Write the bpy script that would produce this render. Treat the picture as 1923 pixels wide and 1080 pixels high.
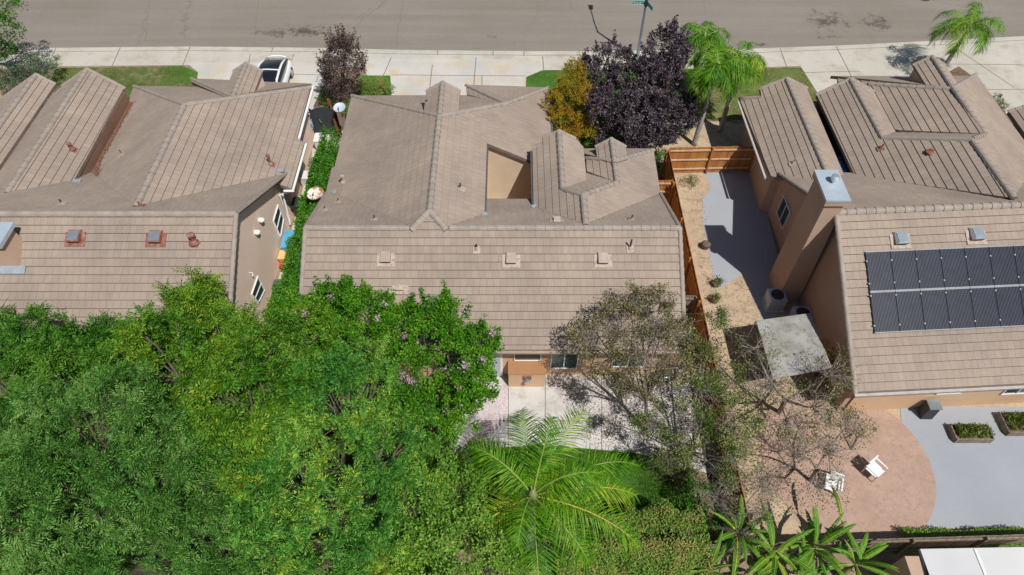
import bpy, math, random
import numpy as np
from mathutils import Vector, Matrix
from mathutils.geometry import tessellate_polygon

for _o in list(bpy.data.objects):
    bpy.data.objects.remove(_o)
SC = bpy.context.scene
COL = SC.collection

# ------------------------------------------------------------------ camera
CAM_H, TILT, FPX = 26.0, math.radians(38.0), 1282.0
cam_data = bpy.data.cameras.new("camera")
cam_data.sensor_width = 36.0
cam_data.lens = FPX / 1923.0 * 36.0
cam_data.clip_start = 0.1
cam_data.clip_end = 2000.0
cam = bpy.data.objects.new("camera", cam_data)
cam.location = (0, 0, CAM_H)
cam.rotation_euler = (TILT, 0, 0)
COL.objects.link(cam)
SC.camera = cam

# ------------------------------------------------------------------ light
SUN_EL = math.radians(59.0)
SUN_DIR = Vector((0.595 * math.cos(SUN_EL), -0.804 * math.cos(SUN_EL), math.sin(SUN_EL))).normalized()
world = bpy.data.worlds.new("World")
SC.world = world
world.use_nodes = True
wn = world.node_tree
wn.nodes.clear()
sky = wn.nodes.new("ShaderNodeTexSky")
sky.sky_type = 'NISHITA'
sky.sun_disc = False
sky.sun_elevation = SUN_EL
sky.sun_rotation = math.atan2(SUN_DIR.x, SUN_DIR.y)
bg = wn.nodes.new("ShaderNodeBackground")
bg.inputs[1].default_value = 0.058
wo = wn.nodes.new("ShaderNodeOutputWorld")
wn.links.new(sky.outputs[0], bg.inputs[0])
wn.links.new(bg.outputs[0], wo.inputs[0])
sun_data = bpy.data.lights.new("sun", 'SUN')
sun_data.energy = 4.5
sun_data.angle = math.radians(0.55)
sun_data.color = (1.0, 0.96, 0.905)
sun = bpy.data.objects.new("sun", sun_data)
sun.rotation_euler = SUN_DIR.to_track_quat('Z', 'Y').to_euler()
sun.location = (10, -20, 60)
COL.objects.link(sun)
SC.view_settings.view_transform = 'Standard'
SC.view_settings.look = 'None'
SC.view_settings.gamma = 1.0
SC.view_settings.use_curve_mapping = False
SC.view_settings.exposure = 0.0
SC.cycles.max_bounces = 6
SC.cycles.diffuse_bounces = 3
SC.cycles.transparent_max_bounces = 4

# ------------------------------------------------------------------ measuring helpers
CT, ST = math.cos(TILT), math.sin(TILT)
def _ray(u, v):
    a = (u - 961.5) / FPX; t = (540.0 - v) / FPX
    return a, ST + t * CT, CT - t * ST
def P(u, v, z=0.0):
    a, f, d = _ray(u, v); s = (CAM_H - z) / d
    return (a * s, f * s, z)
def PL(u, v, pl):
    a, f, d = _ray(u, v); s = (CAM_H - pl[2]) / (pl[0] * a + pl[1] * f + d)
    return (a * s, f * s)
def PX(u, v, X):
    a, f, d = _ray(u, v); s = X / a
    return (X, f * s, CAM_H - s * d)
def PY(u, v, Y):
    a, f, d = _ray(u, v); s = Y / f
    return (a * s, Y, CAM_H - s * d)

# ------------------------------------------------------------------ materials
MATS = {}
def _mat(name):
    m = bpy.data.materials.new(name); m.use_nodes = True
    nt = m.node_tree; nt.nodes.clear()
    out = nt.nodes.new("ShaderNodeOutputMaterial")
    b = nt.nodes.new("ShaderNodeBsdfPrincipled")
    nt.links.new(b.outputs[0], out.inputs[0])
    MATS[name] = m
    return m, nt, b, out
def _n(nt, t, **k):
    n = nt.nodes.new(t)
    for kk, vv in k.items(): setattr(n, kk, vv)
    return n
def _noise(nt, vec, scale, detail=4, rough=0.6):
    n = _n(nt, "ShaderNodeTexNoise"); n.inputs['Scale'].default_value = scale
    n.inputs['Detail'].default_value = detail; n.inputs['Roughness'].default_value = rough
    if vec is not None: nt.links.new(vec, n.inputs['Vector'])
    return n
def _ramp(nt, fac, stops):
    r = _n(nt, "ShaderNodeValToRGB"); el = r.color_ramp.elements
    while len(el) < len(stops): el.new(0.5)
    for e, (p, c) in zip(el, stops):
        e.position = p; e.color = (c[0], c[1], c[2], 1)
    nt.links.new(fac, r.inputs[0])
    return r
def _mix(nt, fac, a, b, mode='MIX'):
    m = _n(nt, "ShaderNodeMix", data_type='RGBA', blend_type=mode)
    for inp, v in ((0, fac), (6, a), (7, b)):
        if isinstance(v, (int, float)): m.inputs[inp].default_value = v
        elif isinstance(v, tuple): m.inputs[inp].default_value = (*v, 1)
        else: nt.links.new(v, m.inputs[inp])
    return m.outputs[2]
def _bump(nt, b, h, strength, dist=0.02):
    bp = _n(nt, "ShaderNodeBump"); bp.inputs['Strength'].default_value = strength
    bp.inputs['Distance'].default_value = dist
    nt.links.new(h, bp.inputs['Height']); nt.links.new(bp.outputs[0], b.inputs['Normal'])

def plain(name, col, rough=0.7, metal=0.0, spec=0.5, var=0.12, scale=3.0, bump=0.0, bscale=60.0, coat=0.0):
    m, nt, b, out = _mat(name)
    g = _n(nt, "ShaderNodeNewGeometry")
    nz = _noise(nt, g.outputs['Position'], scale)
    lo = tuple(c * (1 - var) for c in col); hi = tuple(min(1, c * (1 + var)) for c in col)
    r = _ramp(nt, nz.outputs[0], [(0.3, lo), (0.7, hi)])
    nt.links.new(r.outputs[0], b.inputs['Base Color'])
    b.inputs['Roughness'].default_value = rough; b.inputs['Metallic'].default_value = metal
    b.inputs['Specular IOR Level'].default_value = spec
    if coat: b.inputs['Coat Weight'].default_value = coat
    if bump:
        n2 = _noise(nt, g.outputs['Position'], bscale, 3)
        _bump(nt, b, n2.outputs[0], bump, 0.01)
    return m

def two(name, c1, c2, s1, c3=None, s2=None, rough=0.9, bump=0.3, bs=40, lo=.35, hi=.65, fine=None, fa=.12):
    """broad patches of c1/c2, finer mottling with c3"""
    m, nt, b, out = _mat(name)
    g = _n(nt, "ShaderNodeNewGeometry"); pos = g.outputs['Position']
    a = _noise(nt, pos, s1, 5)
    c = _ramp(nt, a.outputs[0], [(lo, c1), (hi, c2)]).outputs[0]
    if c3:
        d = _noise(nt, pos, s2, 4, 0.7)
        f = _ramp(nt, d.outputs[0], [(0.5, (0, 0, 0)), (0.68, (1, 1, 1))]).outputs[0]
        c = _mix(nt, f, c, c3)
    if fine:
        e = _noise(nt, pos, fine, 2, 0.8)
        f2 = _ramp(nt, e.outputs[0], [(0.3, (1 - fa * 1.2,) * 3), (0.7, (1 + fa,) * 3)]).outputs[0]
        c = _mix(nt, 1.0, c, f2, 'MULTIPLY')
    nt.links.new(c, b.inputs['Base Color'])
    b.inputs['Roughness'].default_value = rough; b.inputs['Specular IOR Level'].default_value = 0.25
    if bump:
        n2 = _noise(nt, pos, bs, 4, 0.7); _bump(nt, b, n2.outputs[0], bump, 0.03)
    return m

def roof_mat(name, c1, c2):
    m, nt, b, out = _mat(name)
    uv = _n(nt, "ShaderNodeUVMap"); uv.uv_map = "tile"
    # per tile tone + fine joints between the tiles
    br = _n(nt, "ShaderNodeTexBrick"); br.offset = 0.5; br.offset_frequency = 2
    br.inputs['Scale'].default_value = 1.0
    br.inputs['Brick Width'].default_value = 1.0; br.inputs['Row Height'].default_value = 1.0
    br.inputs['Mortar Size'].default_value = 0.018; br.inputs['Mortar Smooth'].default_value = 0.3
    br.inputs['Bias'].default_value = 0.0
    br.inputs['Color1'].default_value = (*c1, 1); br.inputs['Color2'].default_value = (*c2, 1)
    br.inputs['Mortar'].default_value = (c1[0] * .48, c1[1] * .47, c1[2] * .46, 1)
    nt.links.new(uv.outputs[0], br.inputs['Vector'])
    g = _n(nt, "ShaderNodeNewGeometry"); pos = g.outputs['Position']
    n1 = _noise(nt, pos, 0.35, 5, 0.65)
    w = _ramp(nt, n1.outputs[0], [(0.3, (.80, .80, .81)), (0.7, (1.09, 1.07, 1.04))]).outputs[0]
    c = _mix(nt, 1.0, br.outputs[0], w, 'MULTIPLY')
    # streaks of weathering down the courses
    mp = _n(nt, "ShaderNodeMapping"); mp.inputs['Scale'].default_value = (2.2, .12, 1)
    nt.links.new(uv.outputs[0], mp.inputs[0])
    n3 = _noise(nt, mp.outputs[0], 1.0, 4, 0.7)
    s = _ramp(nt, n3.outputs[0], [(0.3, (.93, .93, .93)), (0.62, (1.03, 1.03, 1.03))]).outputs[0]
    c = _mix(nt, 1.0, c, s, 'MULTIPLY')
    n2 = _noise(nt, pos, 24, 3, 0.8)
    s2 = _ramp(nt, n2.outputs[0], [(0.3, (.95, .95, .95)), (0.7, (1.04, 1.04, 1.04))]).outputs[0]
    c = _mix(nt, 1.0, c, s2, 'MULTIPLY')
    # scattered dark lichen/dirt spots
    n4 = _noise(nt, pos, 3.1, 6, 0.75)
    f4 = _ramp(nt, n4.outputs[0], [(0.66, (0, 0, 0)), (0.78, (.55, .55, .55))]).outputs[0]
    c = _mix(nt, f4, c, (c1[0] * .55, c1[1] * .5, c1[2] * .46))
    nt.links.new(c, b.inputs['Base Color'])
    b.inputs['Roughness'].default_value = 0.85; b.inputs['Specular IOR Level'].default_value = 0.3
    _bump(nt, b, n2.outputs[0], 0.25, 0.01)
    return m

def leaf_mat(name, cols, patch=0.5, trans=0.14, rnd=0.75, rough=0.55, spec=0.13):
    """cols: dark..bright stops, chosen leaf by leaf and by patches of growth"""
    m, nt, b, out = _mat(name)
    g = _n(nt, "ShaderNodeNewGeometry")
    nz = _noise(nt, g.outputs['Position'], patch, 4, 0.6)
    mr = _n(nt, "ShaderNodeMath", operation='MULTIPLY_ADD')
    nt.links.new(nz.outputs[0], mr.inputs[0]); mr.inputs[1].default_value = 1.5; mr.inputs[2].default_value = -0.25 - rnd / 2
    ad = _n(nt, "ShaderNodeMath", operation='MULTIPLY_ADD', use_clamp=True)
    nt.links.new(g.outputs['Random Per Island'], ad.inputs[0]); ad.inputs[1].default_value = rnd
    nt.links.new(mr.outputs[0], ad.inputs[2])
    k = len(cols)
    r = _ramp(nt, ad.outputs[0], [(i / (k - 1) * .9 + .05, c) for i, c in enumerate(cols)])
    nt.links.new(r.outputs[0], b.inputs['Base Color'])
    b.inputs['Roughness'].default_value = rough; b.inputs['Specular IOR Level'].default_value = spec
    tr = _n(nt, "ShaderNodeBsdfTranslucent")
    tc = _mix(nt, 1.0, r.outputs[0], (1.35, 1.45, .5), 'MULTIPLY')
    nt.links.new(tc, tr.inputs[0])
    mx = _n(nt, "ShaderNodeMixShader"); mx.inputs[0].default_value = trans
    nt.links.new(b.outputs[0], mx.inputs[1]); nt.links.new(tr.outputs[0], mx.inputs[2])
    nt.links.new(mx.outputs[0], out.inputs[0])
    return m

# ------------------------------------------------------------------ mesh building
class MB:
    def __init__(s): s.v = []; s.f = []; s.m = []; s.uv = []
    def face(s, pts, mi=0, uv=None):
        i = len(s.v); s.v += [tuple(p) for p in pts]
        s.f.append(tuple(range(i, i + len(pts)))); s.m.append(mi)
        s.uv.append(uv if uv else [(0, 0)] * len(pts))
    def box(s, c, d, mi=0, rz=0.0, rx=0.0, taper=1.0):
        R = Matrix.Rotation(rz, 3, 'Z') @ Matrix.Rotation(rx, 3, 'X')
        q = []
        for z in (-1, 1):
            t = taper if z > 0 else 1.0
            for x, y in ((-1, -1), (1, -1), (1, 1), (-1, 1)):
                q.append(Vector(c) + R @ Vector((x * d[0] / 2 * t, y * d[1] / 2 * t, z * d[2] / 2)))
        i = len(s.v); s.v += [tuple(p) for p in q]
        for f in ((3, 2, 1, 0), (4, 5, 6, 7), (0, 1, 5, 4), (1, 2, 6, 5), (2, 3, 7, 6), (3, 0, 4, 7)):
            s.f.append(tuple(i + k for k in f)); s.m.append(mi); s.uv.append([(0, 0)] * 4)
    def hull8(s, b, t, mi=0):
        """b, t: four bottom and four top corners"""
        i = len(s.v); s.v += [tuple(p) for p in list(b) + list(t)]
        for f in ((3, 2, 1, 0), (4, 5, 6, 7), (0, 1, 5, 4), (1, 2, 6, 5), (2, 3, 7, 6), (3, 0, 4, 7)):
            s.f.append(tuple(i + k for k in f)); s.m.append(mi); s.uv.append([(0, 0)] * 4)
    def tube(s, pts, rad, n=8, mi=0, cap=True):
        pts = [Vector(p) for p in pts]
        if isinstance(rad, (int, float)): rad = [rad] * len(pts)
        rings = []
        for k, p in enumerate(pts):
            d = (pts[min(k + 1, len(pts) - 1)] - pts[max(k - 1, 0)]).normalized()
            a = d.cross(Vector((0, 0, 1)))
            if a.length < 0.05: a = d.cross(Vector((1, 0, 0)))
            a.normalize(); b = d.cross(a)
            i = len(s.v)
            for j in range(n):
                th = 2 * math.pi * j / n
                s.v.append(tuple(p + (a * math.cos(th) + b * math.sin(th)) * rad[k]))
            rings.append(i)
        for r0, r1 in zip(rings, rings[1:]):
            for j in range(n):
                s.f.append((r0 + j, r0 + (j + 1) % n, r1 + (j + 1) % n, r1 + j)); s.m.append(mi); s.uv.append([(0, 0)] * 4)
        if cap:
            s.f.append(tuple(rings[0] + j for j in range(n))[::-1]); s.m.append(mi); s.uv.append([(0, 0)] * n)
            s.f.append(tuple(rings[-1] + j for j in range(n))); s.m.append(mi); s.uv.append([(0, 0)] * n)

ORG = {}
def tag(o, label=None, cat=None, group=None, kind=None):
    if label: o['label'] = label
    if cat: o['category'] = cat
    if group: o['group'] = group
    if kind: o['kind'] = kind
    return o
def thing(name, loc, label, cat, group=None):
    o = bpy.data.objects.new(name, None); o.empty_display_size = 0.3
    o.location = loc; COL.objects.link(o); ORG[o.name] = Vector(loc)
    return tag(o, label, cat, group)
def link(name, me, parent=None, mats=()):
    for m in mats: me.materials.append(m)
    o = bpy.data.objects.new(name, me); COL.objects.link(o)
    if parent is not None:
        o.parent = parent; ORG[o.name] = ORG[parent.name].copy()
    else: ORG[o.name] = Vector((0, 0, 0))
    return o
def build(name, mb, mats, parent=None, smooth=False, origin=None):
    """mesh data is given in world metres; it is moved to its thing's origin"""
    if not isinstance(mats, (list, tuple)): mats = [mats]
    org = ORG[parent.name] if parent is not None else Vector(origin or (0, 0, 0))
    me = bpy.data.meshes.new(name)
    v = (np.array(mb.v, dtype=np.float64) - np.array(org))
    me.from_pydata(v.tolist(), [], mb.f)
    me.polygons.foreach_set("material_index", mb.m)
    uvl = me.uv_layers.new(name="tile")
    uvl.data.foreach_set("uv", np.array([c for f in mb.uv for c in f], dtype=np.float32).ravel())
    if smooth: me.polygons.foreach_set("use_smooth", [True] * len(mb.f))
    o = link(name, me, parent, mats)
    if parent is None and origin: o.location = origin; ORG[o.name] = Vector(origin)
    me.update()
    return o
def quads(name, V, mats, parent=None, midx=None, origin=None, smooth=False):
    """V: (N,4,3) array of free quads"""
    if not isinstance(mats, (list, tuple)): mats = [mats]
    org = ORG[parent.name] if parent is not None else Vector(origin or (0, 0, 0))
    V = (np.asarray(V) - np.array(org)).astype(np.float32)
    n = len(V); me = bpy.data.meshes.new(name)
    me.vertices.add(n * 4); me.loops.add(n * 4); me.polygons.add(n)
    me.vertices.foreach_set("co", V.ravel())
    me.loops.foreach_set("vertex_index", np.arange(n * 4, dtype=np.int32))
    me.polygons.foreach_set("loop_start", np.arange(0, n * 4, 4, dtype=np.int32))
    me.polygons.foreach_set("loop_total", np.full(n, 4, dtype=np.int32))
    if midx is not None: me.polygons.foreach_set("material_index", midx.astype(np.int32))
    me.update(calc_edges=True)
    o = link(name, me, parent, mats)
    if parent is None and origin: o.location = origin; ORG[o.name] = Vector(origin)
    return o

def rot_frame(d, rng):
    """unit vectors perpendicular to rows of d"""
    r = rng.normal(size=d.shape); s = np.cross(d, r); s /= np.linalg.norm(s, axis=1, keepdims=True) + 1e-9
    return s, np.cross(s, d)

def segs(p0, p1, r0, r1, sides=5):
    """tapered open tubes, as quads, for rows of segments"""
    p0 = np.asarray(p0, float); p1 = np.asarray(p1, float)
    r0 = np.broadcast_to(r0, (len(p0),)); r1 = np.broadcast_to(r1, (len(p0),))
    d = p1 - p0; d /= np.linalg.norm(d, axis=1, keepdims=True) + 1e-9
    up = np.tile(np.array([0.13, 0.27, 1.0]), (len(d), 1))
    s = np.cross(d, up); s /= np.linalg.norm(s, axis=1, keepdims=True) + 1e-9
    t = np.cross(s, d)
    out = []
    for k in range(sides):
        a0, a1 = 2 * math.pi * k / sides, 2 * math.pi * (k + 1) / sides
        e0 = s * math.cos(a0) + t * math.sin(a0); e1 = s * math.cos(a1) + t * math.sin(a1)
        out.append(np.stack([p0 + e0 * r0[:, None], p0 + e1 * r0[:, None], p1 + e1 * r1[:, None], p1 + e0 * r1[:, None]], 1))
    return np.concatenate(out, 0)
# ------------------------------------------------------------------ material list
ROOF = roof_mat("roof_tile", (.360, .294, .243), (.326, .265, .218))
BUTT_SHADE = plain("tile_butt_gap_shade", (.085, .065, .052), .95, var=.3, scale=9)  # shadow gap under each course, with edge dirt, put into the butt colour
FASCIA = plain("fascia_brown", (.20, .15, .12), .8, var=.2)
RIDGE = plain("ridge_cap_grey", (.315, .272, .232), .85, var=.15, scale=2.5, bump=.2)
CAPEND = plain("ridge_cap_end", (.17, .14, .12), .9, var=.2)
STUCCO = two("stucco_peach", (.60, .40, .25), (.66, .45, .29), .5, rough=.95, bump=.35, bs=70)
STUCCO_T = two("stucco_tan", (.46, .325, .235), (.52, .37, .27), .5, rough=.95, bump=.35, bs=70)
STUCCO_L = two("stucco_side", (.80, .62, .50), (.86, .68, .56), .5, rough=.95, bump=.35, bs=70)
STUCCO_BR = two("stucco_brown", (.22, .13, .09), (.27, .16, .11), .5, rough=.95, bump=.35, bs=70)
STUCCO_C = two("stucco_cream", (.62, .50, .36), (.70, .57, .42), .6, rough=.95, bump=.2, bs=60)
BUMP_TOP = two("stucco_rust", (.34, .175, .085), (.38, .20, .10), .8, rough=.9, bump=.2, bs=60)
WHITE = plain("white_paint", (.78, .78, .77), .45, var=.05)
GLASS = plain("window_glass", (.030, .060, .055), .06, spec=.8, var=.5, scale=1.5)
SCREEN = plain("window_screen", (.10, .09, .08), .5, var=.1)
METAL = plain("galvanised", (.50, .56, .60), .38, metal=.75, var=.12, scale=4)
CAPM = plain("chimney_cap_metal", (.46, .54, .61), .42, metal=.25, var=.08, scale=2)
METAL_B = plain("flashing_blue_grey", (.36, .42, .47), .45, metal=.3, var=.15)
RUST = two("rusty_metal", (.17, .07, .05), (.28, .115, .08), 5, (.34, .24, .20), 7, rough=.8, bump=.2, lo=.35, hi=.6)
PINKM = two("painted_flashing", (.42, .345, .29), (.48, .40, .34), 3, (.26, .17, .13), 7, rough=.8, bump=0)
VENTP = plain("vent_paint", (.40, .31, .27), .7, var=.15)
VENTD = plain("vent_dark", (.06, .045, .045), .8)
WHITEP = plain("plastic_white", (.72, .71, .68), .5, var=.06)
DARKP = plain("black_plastic", (.03, .032, .036), .5)
ASPH = None
CONC = two("concrete_sidewalk", (.455, .43, .37), (.52, .49, .43), .35, (.40, .365, .30), .8, rough=.92, bump=.1, bs=30, fine=11, fa=.05)
CONC2 = two("concrete_drive", (.46, .45, .42), (.56, .54, .49), .3, (.52, .43, .30), .55, rough=.92, bump=.1, bs=30, fine=9, fa=.05)
CONC_P = two("concrete_patio", (.50, .48, .46), (.60, .58, .55), .45, (.42, .38, .35), 1.4, rough=.92, bump=.1, bs=30, fine=14, fa=.06)
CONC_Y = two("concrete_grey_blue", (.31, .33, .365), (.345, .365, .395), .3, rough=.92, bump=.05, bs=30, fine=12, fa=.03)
CONC_W = two("pale_flat_roof", (.55, .55, .56), (.62, .62, .62), .4, rough=.8, bump=.1, bs=30)
JOINT = plain("joint_dark", (.20, .17, .14), .95, var=.2)
SOIL = two("soil", (.26, .19, .13), (.36, .27, .19), .8, (.20, .15, .10), 3, rough=1, bump=.6, bs=25, fine=20, fa=.2)
SAND = two("sandy_soil", (.42, .32, .22), (.50, .39, .27), .7, (.32, .24, .17), 2.5, rough=1, bump=.5, bs=25, fine=20, fa=.2)
PAVER = two("pink_gravel", (.40, .27, .21), (.46, .32, .25), 1.2, (.34, .25, .2), 4, rough=1, bump=.5, bs=40, fine=25, fa=.15)
MULCH = two("mulch", (.12, .08, .055), (.20, .13, .09), 2, (.26, .2, .15), 6, rough=1, bump=.8, bs=22, fine=24, fa=.3)
def grass_mat(name, a, b_, c, s2=.5):
    return two(name, a, b_, 1.6, c, s2, rough=.95, bump=1.0, bs=38, fine=34, fa=.3)
GRASS_G = grass_mat("grass_green", (.055, .15, .018), (.085, .20, .03), (.10, .17, .04), .9)
GRASS_D = grass_mat("grass_dry", (.10, .17, .04), (.22, .22, .08), (.27, .23, .12), .6)
GRASS_M = grass_mat("grass_mixed", (.07, .14, .03), (.16, .18, .06), (.30, .24, .14), .9)
WOOD = None
def wood_mat(name, c1, c2, board=.14, ang=0.0):
    m, nt, b, out = _mat(name)
    g = _n(nt, "ShaderNodeNewGeometry")
    mp = _n(nt, "ShaderNodeMapping"); mp.inputs['Scale'].default_value = (1 / board, 1 / board, .25)
    nt.links.new(g.outputs['Position'], mp.inputs[0])
    v = _n(nt, "ShaderNodeTexWhiteNoise", noise_dimensions='2D')
    sn = _n(nt, "ShaderNodeVectorMath", operation='FLOOR'); nt.links.new(mp.outputs[0], sn.inputs[0])
    nt.links.new(sn.outputs[0], v.inputs[0])
    r = _ramp(nt, v.outputs[0], [(0, c1), (1, c2)]).outputs[0]
    m2 = _n(nt, "ShaderNodeMapping"); m2.inputs['Scale'].default_value = (14, 14, 1.2)
    nt.links.new(g.outputs['Position'], m2.inputs[0])
    nz = _noise(nt, m2.outputs[0], 2.0, 5, .7)
    s = _ramp(nt, nz.outputs[0], [(.3, (.6, .6, .6)), (.7, (1.15, 1.15, 1.15))]).outputs[0]
    nt.links.new(_mix(nt, 1.0, r, s, 'MULTIPLY'), b.inputs['Base Color'])
    b.inputs['Roughness'].default_value = .85
    _bump(nt, b, nz.outputs[0], .4, .01)
    return m
WOOD = wood_mat("redwood_fence", (.40, .155, .035), (.52, .22, .06))
WOOD_G = wood_mat("weathered_wood", (.20, .16, .12), (.30, .25, .19))
WOOD_L = wood_mat("fence_rail", (.58, .40, .25), (.68, .50, .34))
BARK = plain("bark_brown", (.12, .09, .07), .95, var=.35, scale=8, bump=.8, bscale=30)
BARK_G = plain("bark_grey", (.25, .21, .185), .95, var=.25, scale=10, bump=.6, bscale=40)
BARK_PALM = two("palm_bark", (.34, .31, .28), (.50, .47, .44), 6, (.16, .13, .11), 9, rough=.95, bump=.8, bs=20)

def road_mat():
    m, nt, b, out = _mat("asphalt")
    g = _n(nt, "ShaderNodeNewGeometry"); pos = g.outputs['Position']
    n1 = _noise(nt, pos, .12, 5, .6)
    c = _ramp(nt, n1.outputs[0], [(.3, (.225, .197, .165)), (.7, (.262, .236, .203))]).outputs[0]
    mp = _n(nt, "ShaderNodeMapping"); mp.inputs['Scale'].default_value = (.06, 1.1, 1)
    nt.links.new(pos, mp.inputs[0])
    n2 = _noise(nt, mp.outputs[0], 1.0, 4, .6)
    s = _ramp(nt, n2.outputs[0], [(.35, (.93, .93, .92)), (.65, (1.04, 1.04, 1.04))]).outputs[0]
    c = _mix(nt, 1.0, c, s, 'MULTIPLY')
    n3 = _noise(nt, pos, 16, 3, .9)
    s3 = _ramp(nt, n3.outputs[0], [(.25, (.80, .80, .80)), (.75, (1.14, 1.14, 1.14))]).outputs[0]
    c = _mix(nt, 1.0, c, s3, 'MULTIPLY')
    # oil and tyre stains: real patches at fixed spots of the road
    nz = _noise(nt, pos, 1.7, 6, .8)
    for (u, v, rx, ry, k) in ((575, 58, 3.4, 1.5, .9), (520, 62, 3.0, 1.2, .5), (1555, 38, 2.6, 2.4, .85), (1640, 42, 2.2, 2.0, .8), (1425, 84, 2.2, .5, .8), (1555, 70, 2.4, .5, .5), (930, 68, 1.3, .4, .6)):
        p = P(u, v, -.15)
        sb = _n(nt, "ShaderNodeVectorMath", operation='SUBTRACT'); nt.links.new(pos, sb.inputs[0]); sb.inputs[1].default_value = p
        dv = _n(nt, "ShaderNodeVectorMath", operation='DIVIDE'); nt.links.new(sb.outputs[0], dv.inputs[0]); dv.inputs[1].default_value = (rx, ry, 1)
        ln = _n(nt, "ShaderNodeVectorMath", operation='LENGTH'); nt.links.new(dv.outputs[0], ln.inputs[0])
        a = _n(nt, "ShaderNodeMath", operation='MULTIPLY_ADD'); nt.links.new(ln.outputs['Value'], a.inputs[0]); a.inputs[1].default_value = -.26; nt.links.new(nz.outputs[0], a.inputs[2])
        f = _ramp(nt, a.outputs[0], [(.40, (0, 0, 0)), (.50, (k, k, k))]).outputs[0]
        c = _mix(nt, f, c, (.075, .066, .055))
    # hairline cracks
    vo = _n(nt, "ShaderNodeTexVoronoi", feature='DISTANCE_TO_EDGE'); vo.inputs['Scale'].default_value = .22
    nd = _noise(nt, pos, .9, 5, .7)
    am = _mix(nt, .35, pos, nd.outputs[1])
    nt.links.new(am, vo.inputs['Vector'])
    f = _ramp(nt, vo.outputs[0], [(0.0, (.45, .45, .45)), (.004, (0, 0, 0))]).outputs[0]
    c = _mix(nt, f, c, (.13, .115, .10))
    nt.links.new(c, b.inputs['Base Color'])
    b.inputs['Roughness'].default_value = .9; b.inputs['Specular IOR Level'].default_value = .25
    _bump(nt, b, n3.outputs[0], .5, .02)
    return m
ASPH = road_mat()

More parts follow.
